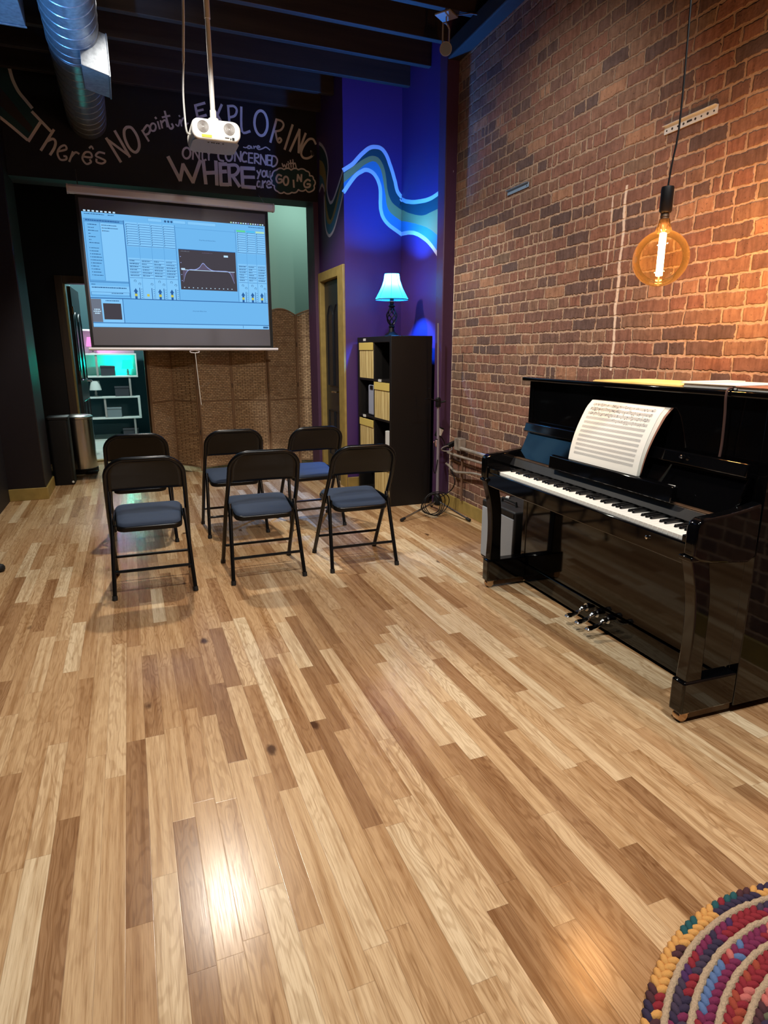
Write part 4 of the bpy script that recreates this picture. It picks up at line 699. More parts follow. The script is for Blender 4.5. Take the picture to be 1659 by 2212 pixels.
tag(MB().tube(pts, .004, 8).build('looped_cable', M['black']), 'black cable loop tied to the pole of the microphone stand', 'cable')

# ------------------------------------------------------------------ metal rails on the brick
for nm, lb, ya, yb3, z, h, mk, holes in (('wall_rail', 'white punched metal rail screwed high on the brick wall behind the lamp cord', -2.24, -2.545, 2.328, .036, 'alu', 9), ('wall_bracket', 'short pale blue metal bracket on the brick wall near the column', -.81, -1.07, 2.36, .030, 'blueml', 1)):
    t = thing(nm, lb, 'rail', WL(.002, (ya + yb3) / 2, z), -WD); L = abs(yb3 - ya)
    r = MB(); r.bb(-.006, .0, -L / 2, L / 2, -h / 2, h / 2); r.bb(-.022, -.006, -L / 2, L / 2, h / 2 - .003, h / 2)
    r.build('rail', M[mk], t, bevel=.001)
    hl = MB()
    for i in range(holes):
        yy = -L / 2 + L * (i + .5) / holes if holes > 1 else -L / 2 + .02
        if i == 4: hl.bb(-.0075, -.006, yy - .014, yy + .014, -.006, .002)
        else: hl.lathe([(.0055 if i % 2 else .004, 0), (.0055 if i % 2 else .004, .0012)], 10, (-.0072, yy, -.004), R=Rot('Y', 90))
    hl.build('screw_hole', M['hole'], t)

# ------------------------------------------------------------------ projection screen
AX = Vector((1.72, .10, 0)).normalized(); SA = math.atan2(.10, 1.72)
t = thing('projection_screen', 'pull-down projection screen showing a blue music-software window, hung below the lettering', 'screen', (.537, 6.40, 1.35), SA)
SC = t
z0 = 1.35
cas = MB(); pf = [(-.035, .0), (-.035, .045), (-.02, .062), (.02, .062), (.035, .045), (.035, .0), (.02, -.008), (-.02, -.008)]
cas.prism(pf, -.875, .875, lambda a, b, c: (c, a, 2.622 - z0 + b)); cas.build('housing', M['housing'], SC, bevel=.004)
cap = MB(); cap.prism([(a * 1.08, b * 1.06) for a, b in pf], .875, .89, lambda a, b, c: (c, a, 2.62 - z0 + b)); cap.prism([(a * 1.08, b * 1.06) for a, b in pf], -.89, -.875, lambda a, b, c: (c, a, 2.62 - z0 + b)); cap.build('end_cap', M['housing'], SC, bevel=.003)
FY = .012
MB().bb(-.832, .832, FY, FY + .002, 1.352 - z0, 2.63 - z0).build('fabric_border', M['border'], SC)
MB().bb(-.808, .802, FY - .003, FY - .001, 1.378 - z0, 2.59 - z0).build('fabric', M['fabric'], SC)
br = MB(); br.tube([(-.855, .0, 1.345 - z0), (.875, .0, 1.345 - z0)], .013, 12); br.build('bottom_bar', M['housing'], SC)
hn = MB(); hn.tube([(.06 + .045 * math.cos(2 * PI * i / 16), 0, 1.322 - z0 + .012 * math.sin(2 * PI * i / 16)) for i in range(16)], .004, 6, closed=True); pl = hn.build('pull_handle', M['housing'], SC)
MB().tube(smoothpts([(.065, 0, 1.31 - z0), (.075, -.005, 1.05 - z0), (.085, -.004, .85 - z0), (.088, -.004, .82 - z0)], 5), .003, 6).build('pull_cord', M['label'], SC)
ck = MB()
for x in (-.80, .80): ck.tube([(x, 0, 2.69 - z0), (x, .22, 2.80 - z0), (x, .295, 2.87 - z0)], .004, 6)
ck.build('hanging_chain', M['steel'], SC)
# projected picture: light-blue window, drawn as glowing patches
IX0, IX1, IZ0, IZ1 = -.795, .795, 1.535 - z0, 2.483 - z0
COLS = dict(bg=(112, 184, 240), lt=(132, 200, 250), md=(92, 160, 218), ln=(46, 96, 158), tx=(50, 92, 140), dk=(70, 66, 74), gy=(110, 118, 134), wh=(190, 226, 250), gr=(96, 214, 150), yl=(180, 226, 190), cy=(80, 190, 240), cv=(150, 165, 225), cf=(96, 88, 112), ye=(196, 196, 90))
CK = list(COLS); im = MB(); LAYER = [0]
def pt(u, v, l): return (IX0 + (IX1 - IX0) * u, FY - .0042 - l * .0003, IZ1 + (IZ0 - IZ1) * v)
def R4(u0, v0, u1, v1, c, l=1): im.add([pt(u0, v0, l), pt(u1, v0, l), pt(u1, v1, l), pt(u0, v1, l)], [(0, 1, 2, 3)], CK.index(c))
def fr(u0, v0, u1, v1, c, w=.0016, l=2):
    R4(u0, v0, u1, v0 + w * 1.6, c, l); R4(u0, v1 - w * 1.6, u1, v1, c, l); R4(u0, v0, u0 + w, v1, c, l); R4(u1 - w, v0, u1, v1, c, l)
rnd = random.Random(3)
def dash(u, v, w, c='tx', h=.007, l=3):
    x = u
    while x < u + w:
        dx = min(.004 + rnd.random() * .01, u + w - x); R4(x, v + rnd.random() * .002, x + dx, v + h, c, l); x += dx + .0015
R4(0, 0, 1, 1, 'bg', 0)
for i in range(8): R4(.01 + i * .021, -.016, .022 + i * .021, -.004, 'wh', 1)
for i in range(14): R4(.795 + i * .0145, -.016, .804 + i * .0145, -.005, ('yl', 'wh', 'wh', 'cv')[i % 4], 1)
dash(.012, .012, .10); dash(.13, .012, .03); R4(.335, .012, .41, .042, 'lt'); fr(.335, .012, .41, .042, 'md')
for i in range(3):
    cx, cy = .428 + .017 * i, .03
    im.add([pt(cx + .006 * math.cos(2 * PI * k / 12), cy + .010 * math.sin(2 * PI * k / 12), 3) for k in range(12)], [tuple(range(12))], CK.index('tx'))
R4(.47, .012, .54, .042, 'lt'); R4(.55, .012, .71, .042, 'lt'); fr(.47, .012, .54, .042, 'md'); fr(.55, .012, .71, .042, 'md'); dash(.9, .016, .09)
R4(.006, .055, .208, .60, 'md', 1); R4(.009, .085, .084, .58, 'bg', 2); R4(.088, .085, .205, .585, 'lt', 2); fr(.006, .055, .208, .60, 'ln', .0015, 3)
dash(.015, .062, .17, 'ln', .012, 3)
for i, w_ in enumerate((.045, .03, .05, .012, .035, .012, .052)): dash(.024, .10 + i * .026, w_)
for i, w_ in enumerate((.04, .035, .045, .05, .05, .045, .03, .035, .04, .048)):
    dash(.03, .30 + i * .026, w_); R4(.022, .30 + i * .026, .026, .307 + i * .026, 'tx', 3)
for i, w_ in enumerate((.07, .075, .03)): dash(.10, .10 + i * .024, w_); R4(.094, .10 + i * .024, .098, .108 + i * .024, 'dk', 3)
dash(.012, .615, .02); R4(.006, .63, .208, .705, 'lt', 1); dash(.012, .64, .18, 'tx', .01); fr(.006, .685, .205, .718, 'ln'); dash(.11, .69, .06)
R4(.206, .05, .2095, .73, 'ln', 3)
def track(u0, u1, full=True):
    R4(u0, .06, u1, .74, 'lt', 1); R4(u1 - .0022, .06, u1, .74, 'md', 3)
    for i in range(9): R4(u0 + .003, .075 + i * .0205, u1 - .003, .0785 + i * .0205, 'ln', 2); R4(u0 + .003, .079 + i * .0205, u0 + .006, .09 + i * .0205, 'tx', 3)
    R4(u0, .262, u1, .266, 'ln', 2); R4(u0, .272, u1, .37, 'bg', 2)
    for i in range(6):
        R4(u0 + .003, .385 + i * .026, u1 - .004, .388 + i * .026, 'ln', 2); dash(u0 + .005, .392 + i * .026, (u1 - u0) * (.4 + .4 * rnd.random()))
    R4(u0, .545, u1, .548, 'ln', 2)
    for cu, cv in ((.40, .575), (.75, .60)):
        cx, cy = u0 + (u1 - u0) * cu, cv
        if not full and cu < .5: continue
        P = [pt(cx + .0065 * math.cos(2 * PI * k / 14 + 2.2), cy + .011 * math.sin(2 * PI * k / 14 + 2.2), 3) for k in range(13)]; Q = [pt(cx + .0045 * math.cos(2 * PI * k / 14 + 2.2), cy + .0078 * math.sin(2 * PI * k / 14 + 2.2), 3) for k in range(13)]
        im.add(P + Q, [(k, k + 1, 14 + k, 13 + k) for k in range(12)], CK.index('tx'))
    R4(u0 + (u1 - u0) * .68, .635, u0 + (u1 - u0) * .74, .74, 'ln', 3)
    for i in range(5): R4(u0 + (u1 - u0) * .84, .645 + i * .019, u0 + (u1 - u0) * .92, .650 + i * .019, 'tx', 3)
    cx = u0 + (u1 - u0) * .38
    if full: im.add([pt(cx, .64, 3), pt(cx + .012, .672, 3), pt(cx + .006, .672, 3), pt(cx + .006, .735, 3), pt(cx - .006, .735, 3), pt(cx - .006, .672, 3), pt(cx - .012, .672, 3)], [tuple(range(7))], CK.index('ln'))
    R4(cx - .007, .69, cx + .007, .712, 'ye', 4)
for i in range(4): track(.214 + i * .0655, .2795 + i * .0655, i != 1)
R4(.477, .055, .822, .73, 'bg', 1); R4(.477, .075, .822, .079, 'md', 2); R4(.477, .055, .4785, .73, 'ln', 3); R4(.82, .055, .8215, .73, 'ln', 3)
for i, c_ in enumerate(('gr', 'cy', 'yl')):
    u0 = .828 + i * .0575; track(u0, u0 + .056); R4(u0, .055, u0 + .052, .072, c_, 4)
# equaliser window
R4(.488, .268, .815, .635, 'dk', 4); R4(.488, .264, .815, .27, 'ln', 4); dash(.50, .28, .05, 'gy', .006, 5); dash(.62, .285, .06, 'cf', .006, 5); R4(.745, .30, .77, .318, 'wh', 5)
cv_ = [(.505, .565), (.52, .49), (.54, .452), (.575, .447), (.60, .425), (.622, .385), (.645, .42), (.675, .448), (.72, .45), (.765, .452), (.782, .48), (.80, .56)]
cv_ = [(p.x, p.y) for p in smoothpts([(a, b, 0) for a, b in cv_], 5)]
im.add([pt(a, b, 5) for a, b in cv_] + [pt(a, .452, 5) for a, b in cv_], [(i, i + 1, len(cv_) + i + 1, len(cv_) + i) for i in range(len(cv_) - 1)], CK.index('cf'))
im.add([pt(a, b - .004, 6) for a, b in cv_] + [pt(a, b + .004, 6) for a, b in cv_], [(i, i + 1, len(cv_) + i + 1, len(cv_) + i) for i in range(len(cv_) - 1)], CK.index('cv'))
R4(.497, .450, .805, .455, 'wh', 6); R4(.497, .438, .518, .452, 'wh', 7)
for i in range(12): R4(.505 + i * .025, .612, .511 + i * .025, .619, 'wh', 6)
for i in range(5): R4(.495, .33 + i * .055, .500, .336 + i * .055, 'cv', 6)
R4(0.0, .735, 1, .742, 'ln', 3); R4(.0, .748, .052, .955, 'gy', 2); dash(.012, .835, .03, 'wh', .010, 4); dash(.008, .853, .038, 'wh', .010, 4); dash(.014, .871, .026, 'wh', .010, 4)
R4(.052, .748, .162, .955, 'lt', 3); R4(.06, .785, .153, .93, 'dk', 4); dash(.075, .757, .07, 'tx', .008, 4); R4(.163, .742, .166, .96, 'ln', 3)
R4(0, .958, 1, .964, 'ln', 3); R4(0, .964, 1, .995, 'lt', 2); R4(.838, .966, .84, .992, 'ln', 3); R4(.963, .972, .995, .99, 'tx', 4)
pic = im.build('projected_picture', [emis('beam_' + k_, COLS[k_], 1.0) for k_ in CK], SC, smooth=0); pic['label'] = 'projected blue software window with mixer columns and an equaliser curve'
def words(txt, u, v, size, m, parent, nm):
    cu = bpy.data.curves.new(nm, 'FONT'); cu.body = txt; cu.size = size; cu.align_x = 'CENTER'; cu.extrude = .0002
    o = bpy.data.objects.new(nm, cu); C.objects.link(o); dg = bpy.context.evaluated_depsgraph_get(); me = bpy.data.meshes.new_from_object(o.evaluated_get(dg)); bpy.data.objects.remove(o)
    for vv in me.vertices:
        x, y, z = vv.co; p_ = pt(u, v, 8); vv.co = (p_[0] + x, p_[1] + z, p_[2] + y)
    me.materials.clear(); me.materials.append(m); ob = bpy.data.objects.new(nm, me); C.objects.link(ob); ob.parent = parent; return ob
tx_ = emis('beam_words', (54, 100, 152), 1.0)
words('Drop Files and Devices Here', .655, .178, .0125, tx_, SC, 'caption'); words('Drop Audio Effects Here', .585, .84, .0125, tx_, SC, 'caption')

# ------------------------------------------------------------------ projector
t = thing('projector', 'white ceiling projector hanging on a pole in front of the lettering', 'projector', (.604, 4.19, 2.58))
def rrect(w, h, r, n=6):
    P = []
    for (x, z, a0) in ((w - r, h - r, 0), (-(w - r), h - r, 90), (-(w - r), -(h - r), 180), (w - r, -(h - r), 270)):
        for i in range(n): a = math.radians(a0 + 90 * i / (n - 1)); P.append((x + r * math.cos(a), z + r * math.sin(a)))
    return P
MB().prism(rrect(.140, .054, .042), 0.0, .27, lambda x, z, y: (x, y, z)).build('body', M['white'], t, bevel=.006)
vg = MB()
for x in (-.075, .075):
    for k in range(5): vg.tube([(x + (.006 + .006 * k) * math.cos(2 * PI * i / 20), -.001, .012 + (.006 + .006 * k) * math.sin(2 * PI * i / 20)) for i in range(20)], .0022, 5, closed=True)
vg.build('vent_grille', M['grey'], t)
MB().bb(-.085, -.028, -.002, .001, -.044, -.030).build('warning_sticker', M['yel'], t); mk = MB().bb(.048, .072, -.002, .001, -.038, -.034); mk.bb(.078, .084, -.003, .001, -.044, -.036); mk.bb(.089, .102, -.003, .001, -.046, -.032); mk.build('socket', M['hole'], t)
us = MB(); us.prism(rrect(.134, .125, .04), -.0565, -.0535, lambda x, y, z: (x, y + .137, z)); us.build('underside', M['grey'], t)
bt = MB()
for x in (-.04, -.02, -.008, .008, .02, .045): bt.lathe([(.005, 0), (.005, .002)], 10, (x - .004, .045, -.0586))
bt.build('keypad', M['hole'], t)
MB().lathe([(.03, 0), (.032, .01), (.032, .03)], 20, (.05, .262, 0), R=Rot('X', -90)).build('lens', M['lens'], t)
pm = MB(); pm.bb(-.035, .035, .06, .13, .052, .062); pm.lathe([(.03, .06), (.03, .085), (.018, .09), (.018, .13)], 18, (0, .095, 0)); pm.tube([(-.05, .06, .056), (-.028, .095, .075)], .005, 6); pm.tube([(.05, .06, .056), (.028, .095, .075)], .005, 6); pm.build('mount', M['white'], t)
po = MB(); po.lathe([(.014, .12), (.014, .62)], 16, (0, .095, 0)); po.lathe([(.017, .60), (.017, 1.2)], 16, (0, .095, 0)); po.build('pole', M['white'], t)
pts = [(.485, 4.28, 3.56), (.475, 4.28, 3.25), (.455, 4.27, 2.98), (.450, 4.26, 2.92), (.438, 4.26, 2.78), (.436, 4.25, 2.66), (.442, 4.26, 2.575), (.4632, 4.28, 2.565)]
tag(MB().tube(smoothpts(pts, 6), [.0075] * 18 + [.0055] * (len(smoothpts(pts, 6)) - 18), 8).build('projector_cable', M['label']), 'white cable drooping from the ceiling to the projector', 'cable')

# ------------------------------------------------------------------ spotlight on ceiling
t = thing('ceiling_spotlight', 'small grey spotlight on a square plate near the top of the brick wall', 'spotlight', (2.245, 4.50, 3.56), math.radians(35))
MB().bb(-.06, .06, -.06, .06, -.012, 0).build('mount_plate', M['grey'], t, bevel=.003)
y_ = MB(); y_.tube([(0, 0, -.01), (0, 0, -.05), (-.034, 0, -.06), (-.047, 0, -.07), (-.047, 0, -.21)], .006, 8); y_.tube([(0, 0, -.05), (.034, 0, -.06), (.047, 0, -.07), (.047, 0, -.21)], .006, 8); y_.build('yoke', M['grey'], t)
dirv = Matrix.Rotation(math.radians(-35), 3, 'Z') @ (Vector((0, 0, 1.5)) - Vector((2.245, 4.50, 3.40))).normalized()
hd = MB().lathe([(.016, -.14), (.029, -.11), (.032, -.04), (.042, .0), (.042, .045)], 22, (0, 0, -.205), R=align(dirv)); hd.build('lamp_head', M['grey'], t)
MB().lathe([(.0, .043), (.016, .0445), (.016, .046), (.037, .046), (.037, .0465)], 22, (0, 0, -.205), R=align(dirv)).build('lens', M['lens'], t)
tag(MB().tube([(2.30, 4.46, 3.55), (2.38, 4.40, 3.548), (2.43, 4.36, 3.53)], .005, 8).build('spotlight_wire', M['cord']), 'short wire from the spotlight plate to the beam', 'wire')

# ------------------------------------------------------------------ ducts
t = thing('spiral_duct', 'round spiral sheet-metal duct running along the ceiling on the left', 'duct', (-.142, 6.69, 3.29))
pf = []; y = 0.0
while y < 8.2:
    pf += [(.156, y), (.156, y + .118), (.1595, y + .121), (.1595, y + .127), (.156, y + .130)]; y += .131
MB().lathe(pf, 40, (0, 0, 0), R=Rot('X', 90)).build('duct_pipe', M['galv'], t, smooth=30)
bx = MB(); a_ = Vector((math.sin(math.radians(54)), math.cos(math.radians(54)), 0)) * .20; e_ = Vector((0, .40, 0)); o_ = Vector((-.105, 4.86, 3.055)) - Vector((-.142, 6.69, 3.29)); u_ = Vector((0, 0, .235))
bx.add([o_, o_ + a_, o_ + a_ + e_, o_ + e_, o_ + u_, o_ + a_ + u_, o_ + a_ + e_ + u_, o_ + e_ + u_], [(0, 3, 2, 1), (4, 5, 6, 7), (0, 1, 5, 4), (1, 2, 6, 5), (2, 3, 7, 6), (3, 0, 4, 7)])
bo = bx.build('branch_box', M['galv'], t, bevel=.003)
MB().tube([o_ + a_ + Vector((.001, 0, 0)), o_ + a_ + e_, o_ + a_ + e_ + u_, o_ + a_ + u_], .006, 6, closed=True).build('flange', M['galv'], bo)
hs = MB()
for y_2 in (-1.6, -3.7): hs.tube([(.1575 * math.cos(2 * PI * i / 32), y_2, .1575 * math.sin(2 * PI * i / 32)) for i in range(32)], .006, 6, closed=True); hs.bb(-.012, .012, y_2 - .003, y_2 + .003, .155, .30)
hs.build('hanger_strap', M['galv'], t)
t = thing('duct_plenum', 'flat square sheet-metal duct box at the upper left, lit blue from below', 'duct', (-.66, 4.1, 3.2))
MB().bb(-.34, .275, -.7, .73, 0, .361).build('box', M['galv'], t, bevel=.003); MB().bb(-.345, .28, .715, .735, -.006, .0).build('flange', M['galv'], t, bevel=.002)

# ------------------------------------------------------------------ trash can, bin, foot
t = thing('trash_can', 'brushed steel pedal trash can beside the open rear doorway', 'trash can', (-.595, 7.78, 0))
MB().lathe([(.165, .055), (.165, .60), (.160, .605)], 40).build('body', M['steel'], t)
MB().lathe([(.172, 0), (.172, .05), (.166, .056)], 40).build('base_ring', M['black'], t); MB().lathe([(.168, .606), (.170, .625), (.150, .64), (.0, .648)], 40).build('lid', M['steel'], t)
MB().bb(.06, .17, -.22, -.13, .012, .035).build('pedal', M['black'], t, bevel=.006)
t = thing('floor_bin', 'narrow black bin standing between the left pier and the steel trash can', 'bin', (-.715, 7.16, 0))
MB().prism(rrect(.095, .13, .03), 0.0, .66, lambda x, y, z: (x, y, z)).build('body', M['black'], t, bevel=.004); MB().prism(rrect(.10, .135, .03), .66, .69, lambda x, y, z: (x, y, z)).build('lid', M['black'], t, bevel=.006)
MB().lathe([(.0, .012), (.010, .010), (.012, 0)], 12, (.08, -.131, .03), R=Rot('X', 90)).build('foot_cap', M['label'], t)
t = thing('tripod_stand_foot', 'black rubber foot and leg of a stand entering at the left edge of the picture', 'stand', (-.862, 4.30, 0))
MB().lathe([(.0, 0), (.026, .002), (.034, .012), (.035, .026), (.027, .04), (.012, .047), (0, .048)], 24).build('rubber_foot', M['rubber'], t)
MB().tube([(-.012, 0, .04), (-.06, -.02, .16), (-.12, -.04, .32)], .014, 12).build('leg', M['black'], t)
tb = MB(); tb.lathe([(.02, 0), (.024, .05), (.018, .09), (.016, 1.0)], 14, (-.125, -.042, .28)); tb.build('pole', M['black'], t)

# ------------------------------------------------------------------ folding divider
HP = [(.182, 7.233), (.438, 7.566), (.675, 7.22), (1.068, 7.368), (1.438, 7.17), (1.822, 7.345), (2.22, 7.14)]
t = thing('folding_screen', 'brown woven folding room divider with scalloped top behind the chairs', 'room divider', (1.2, 7.3, 0))
DZ = [.065, .42, .79, 1.16, 1.50]
for (xa, ya), (xb, yb4) in zip(HP[:-1], HP[1:]):
    A = Vector((xa - 1.2, ya - 7.3, 0)); B = Vector((xb - 1.2, yb4 - 7.3, 0)); dv = (B - A).normalized(); nv = Vector((dv.y, -dv.x, 0)); L = (B - A).length
    A = A + dv * .004; L -= .008
    topz = lambda u: 1.725 + .06 * math.sin(PI * u)
    p = MB(); N = 14
    for s in (1, -1):
        p.grid(lambda u, v: A + dv * (L * (.04 + .92 * u)) + nv * (.006 * s) + Vector((0, 0, .065 + v * (topz(u) - .075))), N, 6)
    po = p.build('panel', M['weave'], t, smooth=0)
    fr_ = MB()
    for u in (.02, .98): fr_.box(A + dv * (L * u) + Vector((0, 0, .87)), (.016, .022, 1.70), 0, Matrix.Rotation(math.atan2(dv.y, dv.x), 3, 'Z'))
    for z in DZ: fr_.box(A + dv * (L / 2) + Vector((0, 0, z)), (L * .96, .020, .012), 0, Matrix.Rotation(math.atan2(dv.y, dv.x), 3, 'Z'))
    fr_.tube([A + dv * (L * i / 14) + Vector((0, 0, topz(i / 14))) for i in range(15)], .010, 8)
    fr_.build('panel_frame', M['screenw'], po)
hg = MB()
for (x, y) in HP[1:-1]:
    for z in (.45, .95, 1.4): hg.box((x - 1.2, y - 7.3 - .014, z), (.012, .006, .05))
hg.build('hinge', M['brass'], t)

# ------------------------------------------------------------------ rear room: shelf, lamps, boxes
YS = 10.7
t = thing('zigzag_shelf', 'white zigzag shelf unit seen through the rear doorway', 'shelf', (-.25, YS, 0))
def shb(nm, x0, x1, z0, z1, y0=-.14, y1=.14, m='whitew'): return MB().bb(x0 + .25, x1 + .25, y0, y1, z0, z1).build(nm, M[m], t, bevel=.002)
for z in (1.285, .955, .645, .33): shb('shelf_board', -.66, .12, z - .012, z + .012)
shb('shelf_board', -.66, .12, 1.62, 1.644)
shb('side_panel', .085, .12, .342, .633); shb('side_panel', -.66, -.62, .012, .318); shb('side_panel', -.66, -.62, .657, .943); shb('side_panel', .10, .12, .967, 1.273); shb('side_panel', -.66, -.63, 1.30, 1.62)
shb('reflector_board', -.64, .10, .967, 1.273, .125, .135); shb('reflector_board', -.64, .10, 1.297, 1.62, .125, .135)  # white boards added so lamp colour fills the open cells
for x, z0, z1 in ((-.46, .967, 1.273), (-.02, .657, .943), (-.40, .342, .633), (.0, .02, .318)): shb('post', x, x + .03, z0, z1, -.13, -.10, 'grey')
def boxthing(nm, lb, x, z, w_, h_, m):
    q_ = thing(nm, lb, 'box', (x, YS - .03, z), 0); MB().bb(-w_ / 2, w_ / 2, -.08, .08, 0, h_ - .03).build('body', M[m], q_, bevel=.004); MB().bb(-w_ / 2 - .004, w_ / 2 + .004, -.084, .084, h_ - .03, h_).build('lid', M[m], q_, bevel=.004)
boxthing('storage_box', 'dark grey box on the shelf beside the turquoise lamp in the rear room', -.30, .967, .20, .15, 'dbox'); boxthing('storage_box', 'dark blue box on the middle shelf of the zigzag unit', -.13, .657, .20, .15, 'dbox'); boxthing('storage_box', 'pale grey box on the lower shelf of the zigzag unit', -.27, .342, .21, .15, 'gbox'); boxthing('storage_bag', 'dark low box on the tiled floor under the zigzag unit', -.06, .003, .22, .16, 'dbox')
def smalllamp(nm, lb, x, z, m, s=1.0):
    q_ = thing(nm, lb, 'lamp', (x, YS - .06, z)); MB().lathe([(.04 * s, 0), (.04 * s, .008), (.012 * s, .02), (.018 * s, .05 * s), (.01 * s, .09 * s), (.008 * s, .11 * s)], 18).build('base', M['grey'], q_)
    MB().lathe([(.085 * s, .10 * s), (.062 * s, .235 * s), (.0, .236 * s)], 24).build('lamp_shade', M[m], q_, smooth=50); return q_
smalllamp('shelf_lamp', 'turquoise glowing lamp in a shelf of the zigzag unit', -.02, .967, 'tshade'); smalllamp('shelf_lamp', 'pink glowing lamp on the top shelf beside the projection screen edge', -.48, 1.297, 'pshade'); smalllamp('shelf_lamp', 'unlit white lamp on the middle shelf of the zigzag unit', -.50, .657, 'whitew')

# ------------------------------------------------------------------ braided rug
RC = (1.27, .217); RR = .655
t = thing('braided_rug', 'round braided rug in red, purple and jute at the lower right', 'rug', (RC[0], RC[1], 0))
RM = [mat('rag_%d' % i, c_, .9, bump=(200, .5, .003)) for i, c_ in enumerate([(132, 26, 38), (112, 28, 68), (66, 32, 80), (46, 34, 60), (186, 100, 92), (84, 108, 150), (206, 150, 80), (24, 78, 82), (70, 34, 40), (90, 90, 66), (150, 60, 40), (60, 46, 66)])]
SCH = [(6, 7, 6, 3, 6, 8, 0), (2, 3, 1, 0, 11), (0, 1, 5, 1, 4), (0, 4, 0, 10, 0), (8, 4, 8, 3, 9), (1, 2, 10, 4), (2, 3, 2, 1), (0, 5, 9, 8), (6, 0, 1), (3, 2, 7), (0, 4, 1), (2, 6, 8)]
MB().lathe([(0, .001), (RR - .035, .001), (RR - .035, .004), (0, .005)], 64).build('backing', M['jute'], t)
rr_ = random.Random(11); r = RR - .017; ri = 0; braid = MB(); jut = MB()
sph = [(0, 0, 1)] + [(math.sin(a) * math.cos(b), math.sin(a) * math.sin(b), math.cos(a)) for a in (PI / 4, PI / 2, 3 * PI / 4) for b in [2 * PI * k / 8 for k in range(8)]] + [(0, 0, -1)]
sf = [(0, 1 + k, 1 + (k + 1) % 8) for k in range(8)] + [(1 + i * 8 + k, 9 + i * 8 + k, 9 + i * 8 + (k + 1) % 8, 1 + i * 8 + (k + 1) % 8) for i in range(2) for k in range(8)] + [(25, 17 + (k + 1) % 8, 17 + k) for k in range(8)]
while r > .04:
    n = max(8, int(2 * PI * r / .021)); sch = SCH[ri % len(SCH)]; run = rr_.choice(sch); run2 = rr_.choice(sch)
    for i in range(n):
        if rr_.random() < .6: run = rr_.choice(sch)
        if rr_.random() < .5: run2 = rr_.choice(sch)
        for s, cidx in ((1, run), (-1, run2)):
            a = 2 * PI * (i + .25 * s) / n; tl = s * .65
            e1 = Vector((-math.sin(a + tl), math.cos(a + tl), 0)); e2 = Vector((math.cos(a + tl), math.sin(a + tl), 0)); c0 = Vector(((r + .0075 * s) * math.cos(a), (r + .0075 * s) * math.sin(a), .009))
            braid.add([c0 + e1 * (v[0] * .0175) + e2 * (v[1] * .0095) + Vector((0, 0, v[2] * .0085)) for v in sph], sf, cidx)
    rj = r - .0235; m_ = max(16, int(2 * PI * rj / .012))
    pts = [((rj + .0015 * rr_.uniform(-1, 1)) * math.cos(2 * PI * k / m_), (rj + .0015 * rr_.uniform(-1, 1)) * math.sin(2 * PI * k / m_), .0085) for k in range(m_)]
    jut.tube(pts, [.0078 + .0018 * (k % 2) for k in range(m_)], 7, closed=True)
    r -= .0465; ri += 1
braid.build('rag_braid', RM, t, smooth=80); jut.build('jute_cord', M['jute'], t, smooth=80)

# ------------------------------------------------------------------ lights
def light(nm, ty, loc, col, pw, rad=.05, tgt=None, ang=None, blend=.6):
    l = bpy.data.lights.new(nm, ty); l.color = col[:3]; l.energy = pw
    if ty == 'AREA': l.size = rad
    else: l.shadow_soft_size = rad
    if ty == 'SPOT': l.spot_size = math.radians(ang); l.spot_blend = blend
    o = bpy.data.objects.new(nm, l); C.objects.link(o); o.location = loc
    if tgt is not None: o.rotation_euler = (Vector(tgt) - Vector(loc)).to_track_quat('-Z', 'Y').to_euler()
    return o

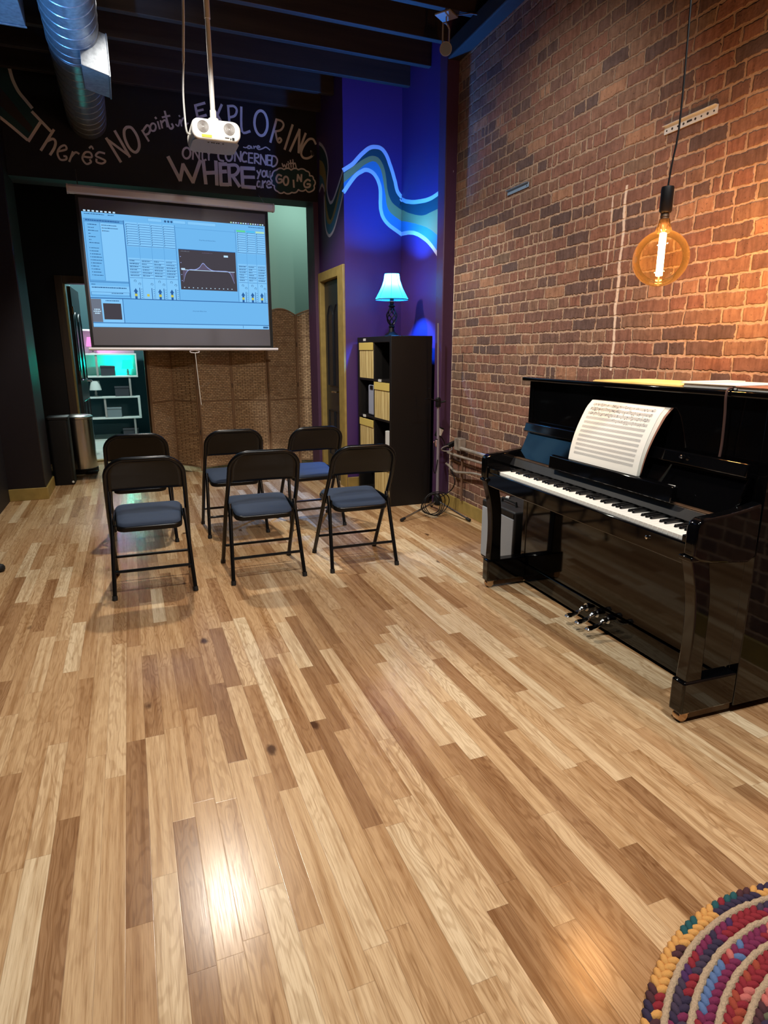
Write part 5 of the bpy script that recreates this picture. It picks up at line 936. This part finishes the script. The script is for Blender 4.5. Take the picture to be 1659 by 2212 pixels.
WARM = (1, .91, .78); NEU = (1, .978, .94)
light('ceiling_lamp_light', 'SPOT', (.38, 4.85, 3.52), WARM, 290, .06, (.80, 5.0, 0), 116, .4)
light('ceiling_glow_light', 'POINT', (.38, 4.55, 3.47), WARM, 1.4, .03)
light('track_light_a', 'SPOT', (.3, 1.3, 3.5), NEU, 250, .10, (.5, 1.9, 0), 96, .8)
light('track_light_b', 'SPOT', (1.5, .6, 3.5), NEU, 250, .10, (1.6, 2.0, 0), 92, .8)
light('track_light_c', 'SPOT', (-.5, 3.7, 3.5), WARM, 120, .06, (-.55, 4.4, 0), 48, .35)
light('brick_fill_spot', 'SPOT', (.5, 2.7, 3.5), NEU, 175, .06, (2.5, 3.8, 1.3), 78, .8)  # unseen spot added to brighten the brick wall
light('projector_fill_spot', 'SPOT', (.50, 3.1, 3.5), NEU, 130, .03, (.60, 4.2, 2.62), 26, .8)  # unseen spot added to whiten the near face of the projector
light('track_light_f', 'SPOT', (.7, -1.2, 2.65), WARM, 430, .06, (1.0, 7.3, 1.15), 25, .7)
light('rear_zone_light', 'SPOT', (2.25, 7.6, 3.5), (.85, 1, .9), 60, .05, (1.8, 8.4, 1.8), 130, .8)
light('rear_room_light', 'POINT', (-.45, 9.7, 2.75), (.85, 1, .95), 240, .06)
light('turquoise_light', 'POINT', (-.16, YS - .10, 1.16), (0, 1, .75), 6, .008)
light('pink_light', 'POINT', (-.40, YS - .10, 1.50), (1, .25, .8), 5, .008)
light('duct_blue_fill', 'SPOT', (-.85, 3.7, 1.7), (.12, .42, 1), 330, .05, (-.38, 4.35, 3.2), 46, .7)  # unseen blue spot added to colour the duct undersides

sc = bpy.context.scene
w = bpy.data.worlds.new('world'); sc.world = w; w.use_nodes = True; w.node_tree.nodes['Background'].inputs[0].default_value = (.3, .3, .4, 1); w.node_tree.nodes['Background'].inputs[1].default_value = .004
sc.view_settings.view_transform = 'Standard'; sc.view_settings.look = 'None'; sc.view_settings.exposure = 0; sc.view_settings.gamma = 1; sc.view_settings.use_curve_mapping = False
try:
    sc.cycles.use_denoising = True; sc.cycles.denoiser = 'OPENIMAGEDENOISE'; sc.cycles.max_bounces = 7; sc.cycles.adaptive_threshold = .02; sc.cycles.transparent_max_bounces = 12; sc.cycles.sample_clamp_indirect = 4; sc.cycles.caustics_reflective = False; sc.cycles.caustics_refractive = False; sc.cycles.use_light_tree = True
except Exception: pass
